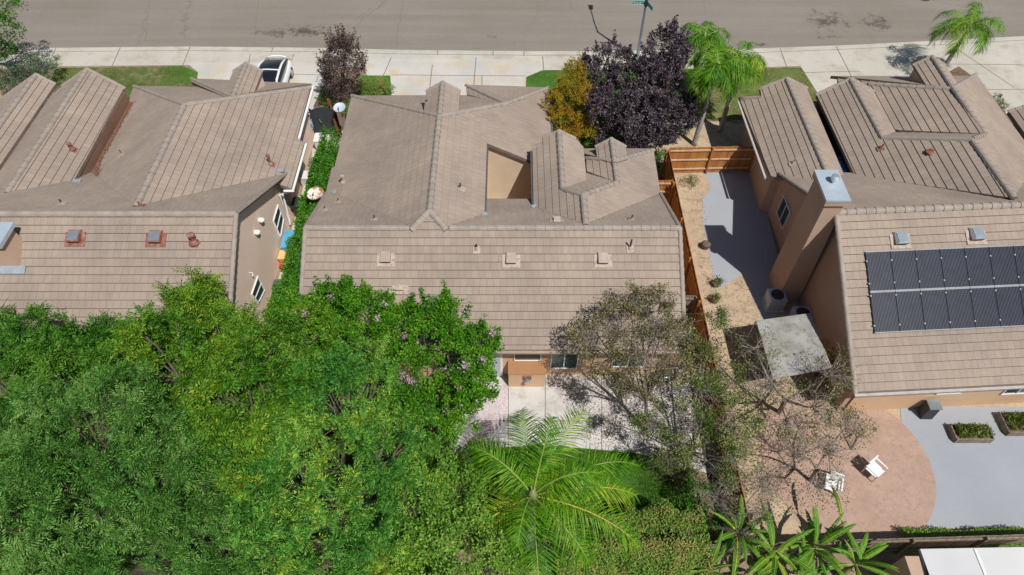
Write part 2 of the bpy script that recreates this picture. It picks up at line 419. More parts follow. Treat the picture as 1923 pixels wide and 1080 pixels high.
# ------------------------------------------------------------------ roofs
K = .528
EXPO, TW, HT = .342, .275, .036
def clip(poly, val, keep):
    """poly: list of (x,y); val(p)->signed; keep side >=0 when keep is +1"""
    out = []
    n = len(poly)
    for i in range(n):
        a, b_ = poly[i], poly[(i + 1) % n]
        va, vb = val(a) * keep, val(b_) * keep
        if va >= 0: out.append(a)
        if (va >= 0) != (vb >= 0):
            t = va / (va - vb); out.append((a[0] + (b_[0] - a[0]) * t, a[1] + (b_[1] - a[1]) * t))
    return out
class Roof:
    def __init__(s, rng=1): s.mb = MB(); s.caps = []; s.pieces = []; s.rnd = random.Random(rng)
    def z(s, x, y):
        best = None
        for pl, poly in s.pieces:
            ins = False; n = len(poly)
            for i in range(n):
                x1, y1 = poly[i]; x2, y2 = poly[(i + 1) % n]
                if (y1 > y) != (y2 > y) and x < (x2 - x1) * (y - y1) / (y2 - y1) + x1: ins = not ins
            if ins:
                zz = pl[0] * x + pl[1] * y + pl[2]
                if best is None or zz > best: best = zz
        return best
    def add(s, pl, pts, thick=.16, wall=True):
        pts = [(p[0], p[1]) for p in pts]
        if wall: s.pieces.append((pl, pts))
        a, b_, c = pl; g = math.hypot(a, b_); sl = math.sqrt(1 + g * g)
        dx, dy = -a / g, -b_ / g
        ex = EXPO / sl
        mb = s.mb
        tris = tessellate_polygon([[Vector((x, y, 0)) for x, y in pts]])
        u0 = s.rnd.random() * 3
        zz = lambda p: a * p[0] + b_ * p[1] + c
        for t in tris:
            tri = [pts[i] for i in t]
            e = [p[0] * dx + p[1] * dy for p in tri]
            k0, k1 = math.floor(min(e) / ex), math.floor(max(e) / ex)
            for k in range(k0, k1 + 1):
                lo, hi = k * ex, (k + 1) * ex
                q = clip(tri, lambda p: p[0] * dx + p[1] * dy - lo, 1)
                if len(q) < 3: continue
                q = clip(q, lambda p: p[0] * dx + p[1] * dy - hi, -1)
                if len(q) < 3: continue
                ar = sum(q[i][0] * q[(i + 1) % len(q)][1] - q[(i + 1) % len(q)][0] * q[i][1] for i in range(len(q)))
                if abs(ar) < 1e-6: continue
                if ar < 0: q = q[::-1]
                off = [HT * min(1, max(0, (p[0] * dx + p[1] * dy - lo) / ex)) for p in q]
                P3 = [(p[0], p[1], zz(p) + o) for p, o in zip(q, off)]
                uv = [((-p[0] * dy + p[1] * dx) / TW + u0 + (k * 7 % 5) * .13, (p[0] * dx + p[1] * dy) / ex) for p in q]
                # keep v inside its own course so a joint never bleeds
                uv = [(uu, min(max(vv, k + .02), k + .98)) for uu, vv in uv]
                mb.face(P3, 0, uv)
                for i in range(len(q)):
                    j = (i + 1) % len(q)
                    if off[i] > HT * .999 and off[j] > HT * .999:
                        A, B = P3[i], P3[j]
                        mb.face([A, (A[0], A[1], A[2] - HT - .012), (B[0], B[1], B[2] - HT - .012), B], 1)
        n = len(pts)
        ar = sum(pts[i][0] * pts[(i + 1) % n][1] - pts[(i + 1) % n][0] * pts[i][1] for i in range(n))
        pp = pts if ar > 0 else pts[::-1]
        for i in range(n):
            A, B = pp[i], pp[(i + 1) % n]
            mb.face([(A[0], A[1], zz(A) - thick), (B[0], B[1], zz(B) - thick), (B[0], B[1], zz(B) + HT * .8), (A[0], A[1], zz(A) + HT * .8)], 2)
        for t in tris:
            mb.face([(pts[i][0], pts[i][1], zz(pts[i]) - thick) for i in t], 2)
    def tri3(s, p3, **k):
        (x1, y1, z1), (x2, y2, z2), (x3, y3, z3) = p3[:3]
        n = (Vector(p3[1]) - Vector(p3[0])).cross(Vector(p3[2]) - Vector(p3[0]))
        a, b_ = -n.x / n.z, -n.y / n.z
        s.add((a, b_, z1 - a * x1 - b_ * y1), p3, **k)
    def cap(s, p0, p1, r=.105, step=.40, lift=0.0, up=.0):
        p0, p1 = Vector(p0), Vector(p1); L = (p1 - p0).length
        if L < .1: return
        n = max(1, round(L / step)); d = (p1 - p0) / n; dn = d.normalized()
        side = dn.cross(Vector((0, 0, 1))).normalized(); upv = side.cross(dn)
        prof = [(-1.0, -.42), (-.72, .15), (-.30, .42), (.30, .42), (.72, .15), (1.0, -.42)]
        mb = MB(); s.caps.append(mb)
        for k in range(n):
            A = p0 + d * k; B = p0 + d * (k + 1) + dn * .03
            r0, r1 = r * (1.12 + s.rnd.uniform(-.02, .02)), r * .92
            ra = [A + side * (x * r0) + upv * (y * r0 + .045 + lift) for x, y in prof]
            rb = [B + side * (x * r1) + upv * (y * r1 + .035 + lift) for x, y in prof]
            i = len(mb.v); mb.v += [tuple(q) for q in ra + rb]; m = len(prof)
            for j in range(m - 1):
                mb.f.append((i + j, i + j + 1, i + m + j + 1, i + m + j)); mb.m.append(0); mb.uv.append([(0, 0)] * 4)
            mb.f.append(tuple(i + j for j in range(m))); mb.m.append(1); mb.uv.append([(0, 0)] * m)
            mb.f.append(tuple(i + m + j for j in range(m))[::-1]); mb.m.append(1); mb.uv.append([(0, 0)] * m)
    def rake(s, p0, p1, step=.34):
        s.cap(p0, p1, r=.10, step=step)
    def gablet(s, xc, y0, y1, z, hw, walls, drop=1.3, hip=True):
        """little gabled roof of a dormer: ridge along y"""
        w = (K, 0, z - K * xc); e = (-K, 0, z + K * xc)
        ya = y0 + hw if hip else y0
        yb = y0 if hip else y0 + hw
        s.add(w, [(xc, ya), (xc, y1), (xc - hw, y1 - .12), (xc - hw, yb)], thick=.1, wall=False)
        s.add(e, [(xc, ya), (xc, y1), (xc + hw, y1 - .12), (xc + hw, yb)], thick=.1, wall=False)
        s.cap((xc, ya, z), (xc, y1, z), r=.13)
        if hip: s.add((0, K, z - K * ya), [(xc, ya), (xc - hw, y0), (xc + hw, y0)], thick=.1, wall=False)
        for sg in (-1, 1):
            s.cap((xc, y1, z), (xc + sg * hw, y1 - .12, z - K * hw), r=.08, step=.3)
        h = hw - .07; zz = z - K * hw - .05
        a, b_ = y0 + hw, y1 - .22
        for (A, B) in (((xc - h, a), (xc - h, b_)), ((xc + h, b_), (xc + h, a))):
            walls.face([(A[0], A[1], zz - drop), (B[0], B[1], zz - drop), (B[0], B[1], zz + .02), (A[0], A[1], zz + .02)])
        walls.face([(xc - h, b_, zz - drop), (xc + h, b_, zz - drop), (xc + h, b_, zz), (xc, b_, z - .11), (xc - h, b_, zz)])
    def finish(s, root):
        r = build("roof", s.mb, [ROOF, BUTT_SHADE, FASCIA], root)
        for cm in s.caps: build("ridge_cap", cm, [RIDGE, CAPEND], r)
        return r
def hp(pl, x, y): return (x, y, pl[0] * x + pl[1] * y + pl[2])
def walls_of(root, roof, rings, mat, extra=None):
    mb = extra or MB()
    for ring in rings:
        n = len(ring)
        for i in range(n):
            (x0, y0), (x1, y1) = ring[i], ring[(i + 1) % n]
            L = math.hypot(x1 - x0, y1 - y0); m = max(1, int(L / .25))
            zs = []
            for k in range(m + 1):
                t = min(max(k / m, .002), .998)
                z = roof.z(x0 + (x1 - x0) * t, y0 + (y1 - y0) * t)
                zs.append((z if z is not None else 2.5) - .09)
            for k in range(m):
                a, c = k / m, (k + 1) / m
                A = (x0 + (x1 - x0) * a, y0 + (y1 - y0) * a); B = (x0 + (x1 - x0) * c, y0 + (y1 - y0) * c)
                mb.face([(A[0], A[1], -.1), (B[0], B[1], -.1), (B[0], B[1], zs[k + 1]), (A[0], A[1], zs[k])])
    return build("wall", mb, mat, root)

def slope_frame(pl):
    g = math.hypot(pl[0], pl[1]); d = Vector((-pl[0] / g, -pl[1] / g, -g)).normalized()
    n = Vector((-pl[0], -pl[1], 1)).normalized(); return d, n, n.cross(d)
def box_vent(root, u, v, pl, mat, fmat, w=.42, L=.50, h=.24, glossy=None):
    x, y = PL(u, v, pl); p = Vector(hp(pl, x, y)); d, n, sd = slope_frame(pl)
    mb = MB()   # flat hooded vent: low at the back, open at the downslope end
    hw = w / 2
    q = lambda a, b_, c: p + sd * a + d * b_ + n * c
    b0 = [q(-hw, -L / 2, .03), q(hw, -L / 2, .03), q(hw, L / 2, .03), q(-hw, L / 2, .03)]
    t0 = [q(-hw * .94, -L / 2 + .03, h * .55), q(hw * .94, -L / 2 + .03, h * .55), q(hw * .94, L / 2, h), q(-hw * .94, L / 2, h)]
    mb.hull8(b0, t0, 0)
    o = build("roof_vent", mb, [mat, VENTD], root)
    m2 = MB(); m2.hull8([q(-hw * .82, L / 2 - .02, .07), q(hw * .82, L / 2 - .02, .07), q(hw * .82, L / 2 + .012, .07), q(-hw * .82, L / 2 + .012, .07)],
                        [q(-hw * .8, L / 2 - .02, h - .06), q(hw * .8, L / 2 - .02, h - .06), q(hw * .8, L / 2 + .012, h - .06), q(-hw * .8, L / 2 + .012, h - .06)])
    build("louvre", m2, VENTD, o)
    m3 = MB(); m3.hull8([q(-hw - .16, -L / 2 + .1, .02), q(hw + .16, -L / 2 + .1, .02), q(hw + .16, L / 2 + .16, .03), q(-hw - .16, L / 2 + .16, .03)],
                        [q(-hw - .16, -L / 2 + .1, .045), q(hw + .16, -L / 2 + .1, .045), q(hw + .16, L / 2 + .16, .055), q(-hw - .16, L / 2 + .16, .055)])
    build("flashing", m3, fmat, o)
    if glossy:
        m4 = MB(); m4.hull8([q(-hw * .84, -L / 2 + .08, h * .6), q(hw * .84, -L / 2 + .08, h * .6), q(hw * .84, L / 2 - .05, h * .97), q(-hw * .84, L / 2 - .05, h * .97)],
                            [q(-hw * .84, -L / 2 + .08, h * .6 + .03), q(hw * .84, -L / 2 + .08, h * .6 + .03), q(hw * .84, L / 2 - .05, h + .02), q(-hw * .84, L / 2 - .05, h + .02)])
        build("hood", m4, glossy, o)
def pipe_vent(root, u, v, pl, mat, fmat, r=.035, h=.35, cone=True, hat=None):
    x, y = PL(u, v, pl); p = Vector(hp(pl, x, y)); d, n, sd = slope_frame(pl)
    mb = MB(); up = Vector((0, 0, 1))
    mb.tube([p - up * .05, p + up * h], r, 8)
    o = build("vent_pipe", mb, mat, root, smooth=False)
    m3 = MB(); q = lambda a, b_, c: p + sd * a + d * b_ + n * c
    m3.hull8([q(-.15, -.12, .02), q(.15, -.12, .02), q(.15, .2, .03), q(-.15, .2, .03)], [q(-.15, -.12, .045), q(.15, -.12, .045), q(.15, .2, .055), q(-.15, .2, .055)])
    if cone: m3.tube([p + n * .04, p + up * .16], [r * 2.4, r * 1.15], 8)
    build("flashing", m3, fmat, o)
    if hat:
        m4 = MB(); m4.tube([p + up * (h - .03), p + up * (h + .03), p + up * (h + .10), p + up * (h + .13)], [r * 1.3, r * hat, r * hat, r * .5], 12)
        build("cap", m4, mat, o)
def window_on(root, corners, out, frame_w=.035, pane=GLASS, frame=WHITE, mull=1):
    """corners: four 3D points around; out: outward unit vector"""
    c = [Vector(p) for p in corners]; out = Vector(out); ctr = sum(c, Vector()) / 4
    inn = [p + (ctr - p).normalized() * frame_w * 1.6 for p in c]
    mb = MB()
    for i in range(4):
        j = (i + 1) % 4
        mb.hull8([c[i] - out * .05, c[j] - out * .05, inn[j] - out * .05, inn[i] - out * .05], [c[i] + out * .06, c[j] + out * .06, inn[j] + out * .06, inn[i] + out * .06])
    if mull:
        a = (c[0] + c[1]) / 2; b_ = (c[3] + c[2]) / 2; s = (c[1] - c[0]).normalized() * .022
        mb.hull8([a - s - out * .03, a + s - out * .03, b_ + s - out * .03, b_ - s - out * .03], [a - s + out * .05, a + s + out * .05, b_ + s + out * .05, b_ - s + out * .05])
    o = build("window", mb, frame, root)
    m2 = MB(); m2.hull8([p - out * .04 for p in inn], [p + out * .02 for p in inn])
    build("pane", m2, pane, o)
    return o
def gutter(mb, p0, p1, w=.13, h=.12, out=(1, 0)):
    p0, p1 = Vector(p0), Vector(p1); o = Vector((out[0], out[1], 0)) * w; dz = Vector((0, 0, -h))
    mb.hull8([p0 + dz, p1 + dz, p1 + o * .8 + dz, p0 + o * .8 + dz], [p0, p1, p1 + o, p0 + o])
# ------------------------------------------------------------------ setting: terrain, road, paving
def sheet(name, pts, z, mat, th=0.0):
    mb = MB(); pts = [(p[0], p[1]) for p in pts]
    n = len(pts)
    ar = sum(pts[i][0] * pts[(i + 1) % n][1] - pts[(i + 1) % n][0] * pts[i][1] for i in range(n))
    if ar < 0: pts = pts[::-1]
    tr = tessellate_polygon([[Vector((x, y, 0)) for x, y in pts]])
    for t in tr:
        q = [(pts[i][0], pts[i][1], z) for i in t]
        a = (q[1][0] - q[0][0]) * (q[2][1] - q[0][1]) - (q[2][0] - q[0][0]) * (q[1][1] - q[0][1])
        mb.face(q if a > 0 else q[::-1])
    if th:
        for i in range(n):
            A, B = pts[i], pts[(i + 1) % n]
            mb.face([(A[0], A[1], z - th), (B[0], B[1], z - th), (B[0], B[1], z), (A[0], A[1], z)])
    o = build(name, mb, mat); tag(o, kind='structure'); return o
def strips(name, lines, z, w, mat):
    mb = MB()
    for L in lines:
        for a, b_ in zip(L, L[1:]):
            d = Vector((b_[0] - a[0], b_[1] - a[1], 0)); s = Vector((-d.y, d.x, 0)).normalized() * w / 2
            A = Vector((a[0], a[1], z)); B = Vector((b_[0], b_[1], z))
            mb.face([A - s, B - s, B + s, A + s])
    o = build(name, mb, mat); tag(o, kind='structure'); return o
G = lambda *uv: [P(uv[i], uv[i + 1], 0) for i in range(0, len(uv), 2)]

sheet("ground", [(-220, -150), (220, -150), (220, 260), (-220, 260)], -.155, SOIL)
kerb = [(-60, 38.5), (-32, 40.6)] + [P(u, v, -.15)[:2] for u, v in ((20, 91), (200, 89), (350, 87.5), (600, 90), (760, 94), (1000, 96.5), (1150, 96), (1400, 92), (1600, 84.5), (1750, 77), (1923, 68))] + [(45, 46.5), (70, 53)]
def off(pl, d):
    out = []
    for i, p in enumerate(pl):
        a = pl[max(i - 1, 0)]; b_ = pl[min(i + 1, len(pl) - 1)]
        t = Vector((b_[0] - a[0], b_[1] - a[1])).normalized(); out.append((p[0] + t.y * d, p[1] - t.x * d))
    return out
sheet("road", kerb + [(70, 70), (-60, 70)], -.148, ASPH)
sheet("gutter_pan", kerb + off(kerb, .47)[::-1], -.142, CONC)
k1, k2, k3 = off(kerb, .45), off(kerb, .62), off(kerb, 2.35)
sheet("yard_ground", k2 + [(70, -120), (-60, -120)], 0.0, SOIL, .15)
sheet("kerb", k1 + k2[::-1], .006, CONC, .16)
sheet("pavement", k2 + k3[::-1], .006, CONC)
# driveways
dl = G(343, 124, 372, 136, 372, 175, 607, 195, 640, 118, 640, 104, 330, 104)
sheet("driveway_left", [P(350, 118), P(372, 136), P(368, 185), P(575, 240), P(607, 192), P(628, 118)], .010, CONC2)
sheet("driveway_center", [P(676, 110), P(690, 142), P(733, 142), P(735, 190), P(985, 190), P(988, 145), P(1020, 131), P(1010, 112)], .010, CONC2)
sheet("driveway_right", [P(1490, 112), P(1505, 127), P(1520, 165), P(1545, 200), P(1660, 200), P(1840, 150), P(1890, 215), P(1990, 215), P(1990, 90), P(1700, 98)], .010, CONC)
jl = []
for a, b_ in (((105, 91), (88, 127)), ((226, 89), (210, 126)), ((357, 88), (343, 124)), ((513, 89), (510, 98)), ((470, 102), (462, 150)), ((552, 102), (535, 150)), ((735, 108), (720, 142)), ((822, 95), (822, 104)), ((812, 122), (806, 175)), ((926, 96), (926, 105)), ((894, 108), (890, 160)), ((984, 97), (984, 106)),
              ((1019, 106), (1021, 131)), ((1094, 97), (1096, 131)), ((735, 141), (988, 143)), ((905, 143), (905, 165)), ((480, 139), (615, 141)), ((1465, 91), (1478, 128)), ((1570, 87), (1602, 150)), ((1675, 84), (1720, 130)), ((1790, 88), (1905, 165)), ((1500, 137), (1615, 134)), ((1720, 120), (1923, 122)), ((1735, 170), (1923, 168))):
    jl.append([P(*a), P(*b_)])
strips("paving_joints", jl, .016, .05, JOINT)
strips("kerb_joint", [off(kerb, .70)], .0135, .04, JOINT)
# lawns
sheet("lawn_left", [P(88, 170), P(105, 128), P(343, 124), P(372, 136), P(360, 190), P(240, 260), P(200, 200)], .012, GRASS_M)
sheet("lawn_left_green", [P(315, 124.5), P(343, 124), P(372, 136), P(362, 160), P(300, 150)], .018, GRASS_G)
sheet("lawn_strip", [P(675, 142), P(733, 142), P(735, 180), P(668, 180)], .012, GRASS_G)
sheet("lawn_center", [P(988, 145), P(1020, 132), P(1220, 130), P(1235, 250), P(1100, 300), P(1000, 300), P(988, 190)], .012, GRASS_G)
sheet("lawn_right", [P(1218, 130), P(1505, 127), P(1545, 190), P(1440, 250), P(1400, 235), P(1320, 225), P(1290, 232), P(1225, 262)], .013, GRASS_D)
sheet("lawn_right_green", [P(1230, 131), P(1300, 130), P(1300, 170), P(1280, 230), P(1235, 250)], .019, GRASS_G)
sheet("sandy_bed", [P(1225, 290), P(1240, 262), P(1290, 232), P(1400, 225), P(1430, 250), P(1420, 330), P(1250, 330)], .015, SAND)
sheet("shrub_bed", [P(607, 160), P(675, 150), P(670, 215), P(640, 250), P(588, 202)], .014, MULCH)
sheet("palm_bed", [P(1745, 155), P(1800, 125), P(1850, 160), P(1800, 200)], .020, MULCH)
# side and back yards
sheet("side_path", [P(585, 205), P(640, 205), (-8.6, 26), (-8.6, 12), (-11.4, 12), (-11.4, 30)], .012, CONC)
sheet("back_patio", [P(880, 690), P(1310, 690), P(1330, 800), P(1380, 905), P(1300, 880), P(1190, 850), P(1010, 835), P(850, 850), P(860, 760)], .012, CONC_P)
strips("patio_joints", [[P(955, 727), P(955, 845)], [P(1024, 703), P(1024, 840)], [P(1130, 703), P(1130, 850)], [P(890, 790), P(1300, 792)]], .018, .03, JOINT)
sheet("back_lawn", [P(850, 850), P(1010, 835), P(1190, 850), P(1300, 880), P(1310, 985), P(1250, 1010), P(860, 1010)], .014, GRASS_G)
sheet("side_yard_dirt", [(7.1, 28), (8.3, 28), (8.3, 8), (7.1, 15)], .010, MULCH)
sheet("right_yard_sand", [(8.45, 28), (13.2, 28), (13.4, 19.5), (24, 20), (24, 8.2), (8.45, 8.2)], .010, SAND)
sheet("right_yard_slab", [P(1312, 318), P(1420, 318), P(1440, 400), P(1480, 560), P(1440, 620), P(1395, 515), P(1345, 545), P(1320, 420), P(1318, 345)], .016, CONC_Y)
circ = lambda cx, cy, r, n=40, sx=1.0: [(cx + r * sx * math.cos(2 * math.pi * k / n), cy + r * math.sin(2 * math.pi * k / n)) for k in range(n)]
c0 = P(1590, 870)
sheet("paver_circle", circ(c0[0], c0[1], 3.35, 60), .032, PAVER)
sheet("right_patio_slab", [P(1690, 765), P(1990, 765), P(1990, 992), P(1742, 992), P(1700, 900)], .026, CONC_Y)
sheet("sand_ring", circ(P(1290, 345)[0], P(1290, 345)[1], 1.25, 30), .022, SAND)
sheet("canopy_shade_ground", [(-24, 13.3), (-11.6, 13.3), (-8.5, 14.6), (-3.2, 14.6), (-2.4, 11), (-2.4, 3), (-24, 3)], .009, two("canopy_shade_soil", (.05, .04, .03), (.09, .07, .045), 1.5, (.05, .07, .02), 3, rough=1, bump=.8, bs=22, fine=24, fa=.3))  # soil sheet coloured extra dark: shade below the crowns painted in
# manhole in the road at the top of the frame
mp_ = P(1735, -3, -.15); mb = MB()
mb.tube([(mp_[0], mp_[1], -.15), (mp_[0], mp_[1], -.135)], .42, 28); o = build("manhole_cover", mb, plain("iron", (.09, .085, .08), .7, .3), origin=(mp_[0], mp_[1], -.15))
tag(o, "round dark iron manhole cover set in the asphalt", "manhole cover")

# ------------------------------------------------------------------ the middle house
S_ = (0, K, 2.8 - 15 * K); N_ = (0, -K, 2.8 + 23.9 * K)
house_c = thing("bungalow", (-.8, 22, 0), "tan tile-roofed bungalow in the middle, with a small sunken courtyard and peach rear wall", "house")
R = Roof(3)
W1 = (K, 0, 5.5 + K * 3.45); E1 = (-K, 0, 5.5 - K * 3.45); F1 = (0, -K, 5.5 + K * 26.35)
W3 = (K, 0, 4.96 - K * 3.11); E3 = (-K, 0, 4.96 + K * 3.11); E4 = (-K, 0, 4.52 + K * 2.3); F3 = (0, -K, 4.96 + K * 21.6)
W5 = (K, 0, 4.03 - K * 4.88); F5 = (0, -K, 4.03 + K * 24.85)
R.add(S_, [(-8.6, 19.45), (-4.11, 19.45), (-3.45, 20.11), (-2.79, 19.45), (6.98, 19.45), (6.98, 14.95), (-8.65, 14.95)])
R.add(N_, [(-8.6, 19.45), (-4.11, 19.45), (-8.56, 23.9), (-8.98, 23.9)])
R.add(W1, [(-3.45, 20.11), (-3.45, 26.35), (-8.94, 31.85), (-8.94, 26.0), (-9.12, 26.0), (-9.12, 23.9), (-8.56, 23.9), (-4.11, 19.45)])
R.add(E1, [(-3.45, 20.11), (-2.79, 19.45), (-1.2, 21.04), (-1.2, 25.75), (2.06, 25.75), (2.06, 32.6), (-.3, 29.5), (-3.45, 26.35)])
R.add(F1, [(-3.45, 26.35), (-.3, 29.5), (2.06, 31.9), (-8.94, 31.85)])
B_ = hp(E1, -.3, 29.5); D_ = hp(E1, 2.06, 32.6)
W2 = (K, 0, B_[2] + K * .3); C_ = hp(W2, *PL(875, 160, W2))
R.tri3([B_, C_, D_], wall=False, thick=.1)
R.add(W2, [B_[:2], C_[:2], PL(877, 178, W2), PL(946, 197, W2)], wall=False, thick=.25)
R.add(N_, [(-2.79, 19.45), (3.11, 19.45), (3.11, 19.81), (.98, 21.94), (.98, 23.07), (-1.2, 23.07), (-1.2, 21.04)])
R.add(N_, [(3.11, 19.45), (6.98, 19.45), (7.16, 23.86), (3.11, 19.81)])
R.add(W3, [(3.11, 19.81), (3.11, 21.6), (2.28, 22.43), (2.28, 26.44), (1.5, 26.44), (1.5, 26.0), (1.0, 26.0), (.98, 21.94)])
R.add(E4, [(2.28, 22.41), (3.5, 23.63), (3.5, 26.0), (3.1, 26.44), (2.28, 26.44)])
R.add(F3, [(3.11, 21.6), (4.85, 23.34), (4.85, 25.6), (3.5, 25.6), (3.5, 23.63), (2.28, 22.43)])
R.add(E3, [(3.11, 19.81), (7.16, 23.86), (7.25, 27.1), (4.88, 24.85), (4.88, 23.36), (3.11, 21.6)])
R.add(W5, [(4.88, 23.34), (4.88, 24.85), PL(1101, 297, W5), PL(1101, 322, W5)], thick=.06, wall=False)
R.add(F5, [(4.88, 24.85), (7.25, 27.1), (3.0, 27.1), (3.66, 26.0)])
gw = MB()
R.gablet(-3.45, 26.4, 29.0, 5.5, .85, gw, hip=False)
R.gablet(4.88, 24.6, 26.4, 4.08, .74, gw, hip=False)
c_ = R.cap
c_(hp(S_, -8.6, 19.45), hp(S_, -4.3, 19.45), .13); c_(hp(S_, -2.6, 19.45), hp(S_, 6.98, 19.45), .13)
c_(hp(S_, -4.2, 19.36), hp(S_, -3.45, 20.11), .15); c_(hp(S_, -2.7, 19.36), hp(S_, -3.45, 20.11), .15)
c_(hp(W1, -3.45, 20.11), hp(W1, -3.45, 26.35), .14)
c_(hp(W1, -8.94, 31.85), hp(W1, -3.45, 26.35), .10); c_(hp(E1, -.3, 29.5), hp(E1, -3.45, 26.35), .13); c_(D_, B_, .11); c_(C_, B_, .10)
c_(hp(W3, 3.11, 19.75), hp(W3, 3.11, 21.6), .15); c_(hp(W3, 3.11, 21.6), hp(W3, 2.28, 22.43), .14)
c_(hp(W3, 2.28, 22.43), hp(W3, 2.28, 26.44), .14); c_(hp(E3, 3.11, 21.6), hp(E3, 4.88, 23.36), .14)
c_(hp(E3, 4.88, 23.36), hp(E3, 4.88, 24.85), .13); c_(hp(E3, 4.88, 24.85), hp(E3, 7.25, 27.1), .11)
c_(hp(W5, 4.88, 24.85), (*PL(1101, 297, W5), 3.4), .10)
for a, b_ in (((-8.6, 19.45), (-8.65, 14.95)), ((6.98, 19.45), (6.98, 14.95))): R.rake(hp(S_, *a), hp(S_, *b_))
R.rake(hp(N_, -8.6, 19.45), hp(N_, -8.98, 23.9)); R.rake(hp(N_, 6.98, 19.45), hp(N_, 7.16, 23.86))
R.rake(hp(W3, 2.28, 26.44), hp(W3, 1.5, 26.44)); R.rake(hp(E4, 2.28, 26.44), hp(E4, 3.1, 26.4)); R.rake(hp(W3, 1.5, 26.0), hp(W3, 1.0, 26.0))
roofC = R.finish(house_c)
ring = [(-8.4, 15.45), (6.75, 15.45), (6.75, 26.6), (3.3, 26.6), (3.3, 25.9), (1.14, 25.9), (1.14, 23.3), (-1.35, 23.3), (-1.35, 26.0), (1.75, 26.0), (1.75, 31.2), (-8.5, 31.2)]
wall_c = walls_of(house_c, R, [ring], STUCCO, gw)
# cream lining of the courtyard
mb = MB(); mb.hull8([(-1.33, 25.9, 0), (1.12, 25.9, 0), (1.12, 25.99, 0), (-1.33, 25.99, 0)], [(-1.33, 25.9, 4.2), (1.12, 25.9, 2.92), (1.12, 25.99, 2.92), (-1.33, 25.99, 4.2)]); build("courtyard_wall", mb, STUCCO_C, house_c)
sheet("courtyard_floor", [(-1.4, 23.3), (1.1, 23.3), (1.1, 26), (-1.4, 26)], .012, CONC_P)
# rear windows, patio door, fireplace bump-out
def rearwin(u0, v0, u1, v1, Y, root, **k):
    a = PY(u0, v1, Y); b_ = PY(u1, v1, Y); t = PY(u0, v0, Y)[2]
    return window_on(root, [(a[0], Y, a[2]), (b_[0], Y, b_[2]), (b_[0], Y, t), (a[0], Y, t)], (0, -1, 0), **k)
rearwin(965, 655, 1016, 676, 15.45, house_c, pane=SCREEN, mull=0)
rearwin(1033, 653, 1083, 691, 15.45, house_c, mull=1)
rearwin(1147, 655, 1207, 688, 15.45, house_c, mull=1)
rearwin(820, 655, 870, 691, 15.45, house_c, mull=1)
# projecting corner with the patio door
mb = MB(); mb.box((-1.2, 15.42, 1.3), (1.6, .1, 2.6)); door = build("patio_door", mb, WHITE, house_c)
mb = MB(); DG_ = plain("door_glass", (.45, .47, .5), .15, var=.05); mb.box((-1.58, 15.36, 1.2), (.66, .05, 2.2)); build("pane", mb, DG_, door); mb = MB(); mb.box((-.82, 15.36, 1.2), (.66, .05, 2.2)); build("pane", mb, DG_, door)
mb = MB(); x0, x1 = PY(955, 703, 14.84)[0], PY(1024, 703, 14.84)[0]
mb.hull8([(x0, 14.84, 0), (x1, 14.84, 0), (x1, 15.5, 0), (x0, 15.5, 0)], [(x0, 14.84, 1.04), (x1, 14.84, 1.04), (x1, 15.5, 1.16), (x0, 15.5, 1.16)])
fb = build("fireplace_box", mb, STUCCO, house_c)
mb = MB(); mb.hull8([(x0 - .02, 14.82, 1.04), (x1 + .02, 14.82, 1.04), (x1 + .02, 15.44, 1.153), (x0 - .02, 15.44, 1.153)], [(x0 - .02, 14.82, 1.07), (x1 + .02, 14.82, 1.07), (x1 + .02, 15.44, 1.19), (x0 - .02, 15.44, 1.19)])
build("sloped_top", mb, BUMP_TOP, fb)
vx, vy, vz = PY(990, 713, 14.8)
mb = MB(); mb.box((vx, 14.82, vz + .12), (.34, .06, .3), 1); mb.tube([(vx, 14.84, vz), (vx, 14.62, vz), (vx, 14.60, vz)], [.09, .12, .10], 16); build("flue_vent", mb, [METAL, RUST], fb)
mb = MB(); gutter(mb, (-8.65, 14.94, 2.74), (6.98, 14.94, 2.74), out=(0, -1)); build("gutter", mb, plain("gutter_tan", (.36, .28, .22), .6), house_c)
GD_ = plain("gutter_dark", (.10, .10, .11), .5)
for a, b_, w, h, o_ in (((2.06, 25.8, 2.55), (2.06, 32.5, 2.55), .13, .12, (1, 0)), ((-1.2, 21.1, 4.25), (-1.2, 25.7, 4.25), .07, .08, (1, 0)), ((.97, 22.2, 3.78), (.97, 25.9, 3.78), .07, .08, (-1, 0))):
    mb = MB(); gutter(mb, a, b_, w, h, out=o_); build("gutter", mb, GD_, house_c)
for u, v in ((725, 483), (960, 485), (1132, 485)): box_vent(house_c, u, v, S_, VENTP, PINKM)
for u, v, h in ((895, 468, .3), (1183, 467, .55)): pipe_vent(house_c, u, v, S_, VENTD, PINKM, .04, h)
box_vent(house_c, 752, 539, S_, PINKM, PINKM, .36, .3, .16)
pipe_vent(house_c, 645, 343, W1, PINKM, VENTP, .06, .34, hat=1.8); pipe_vent(house_c, 636, 380, N_, VENTD, VENTP, .03, .25)
pipe_vent(house_c, 611, 395, N_, VENTD, VENTP, .03, .25); pipe_vent(house_c, 704, 413, N_, VENTD, PINKM, .035, .28)
pipe_vent(house_c, 865, 355, E1, VENTD, VENTP, .035, .35); pipe_vent(house_c, 803, 205, F1, VENTD, VENTP, .05, .55)
box_vent(house_c, 1046, 416, N_, PINKM, VENTP, .30, .26, .2); pipe_vent(house_c, 1186, 413, N_, VENTD, VENTP, .035, .3)
for (u, v, pl) in ((910, 404, N_), (1003, 389, N_), (629, 362, N_)):
    x, y = PL(u, v, pl); z = hp(pl, x, y)[2] + .06
    mb = MB(); mb.box((x, y, z), (.24, .2, .04), 0, rz=.6); build("valley_flashing", mb, METAL_B, roofC)
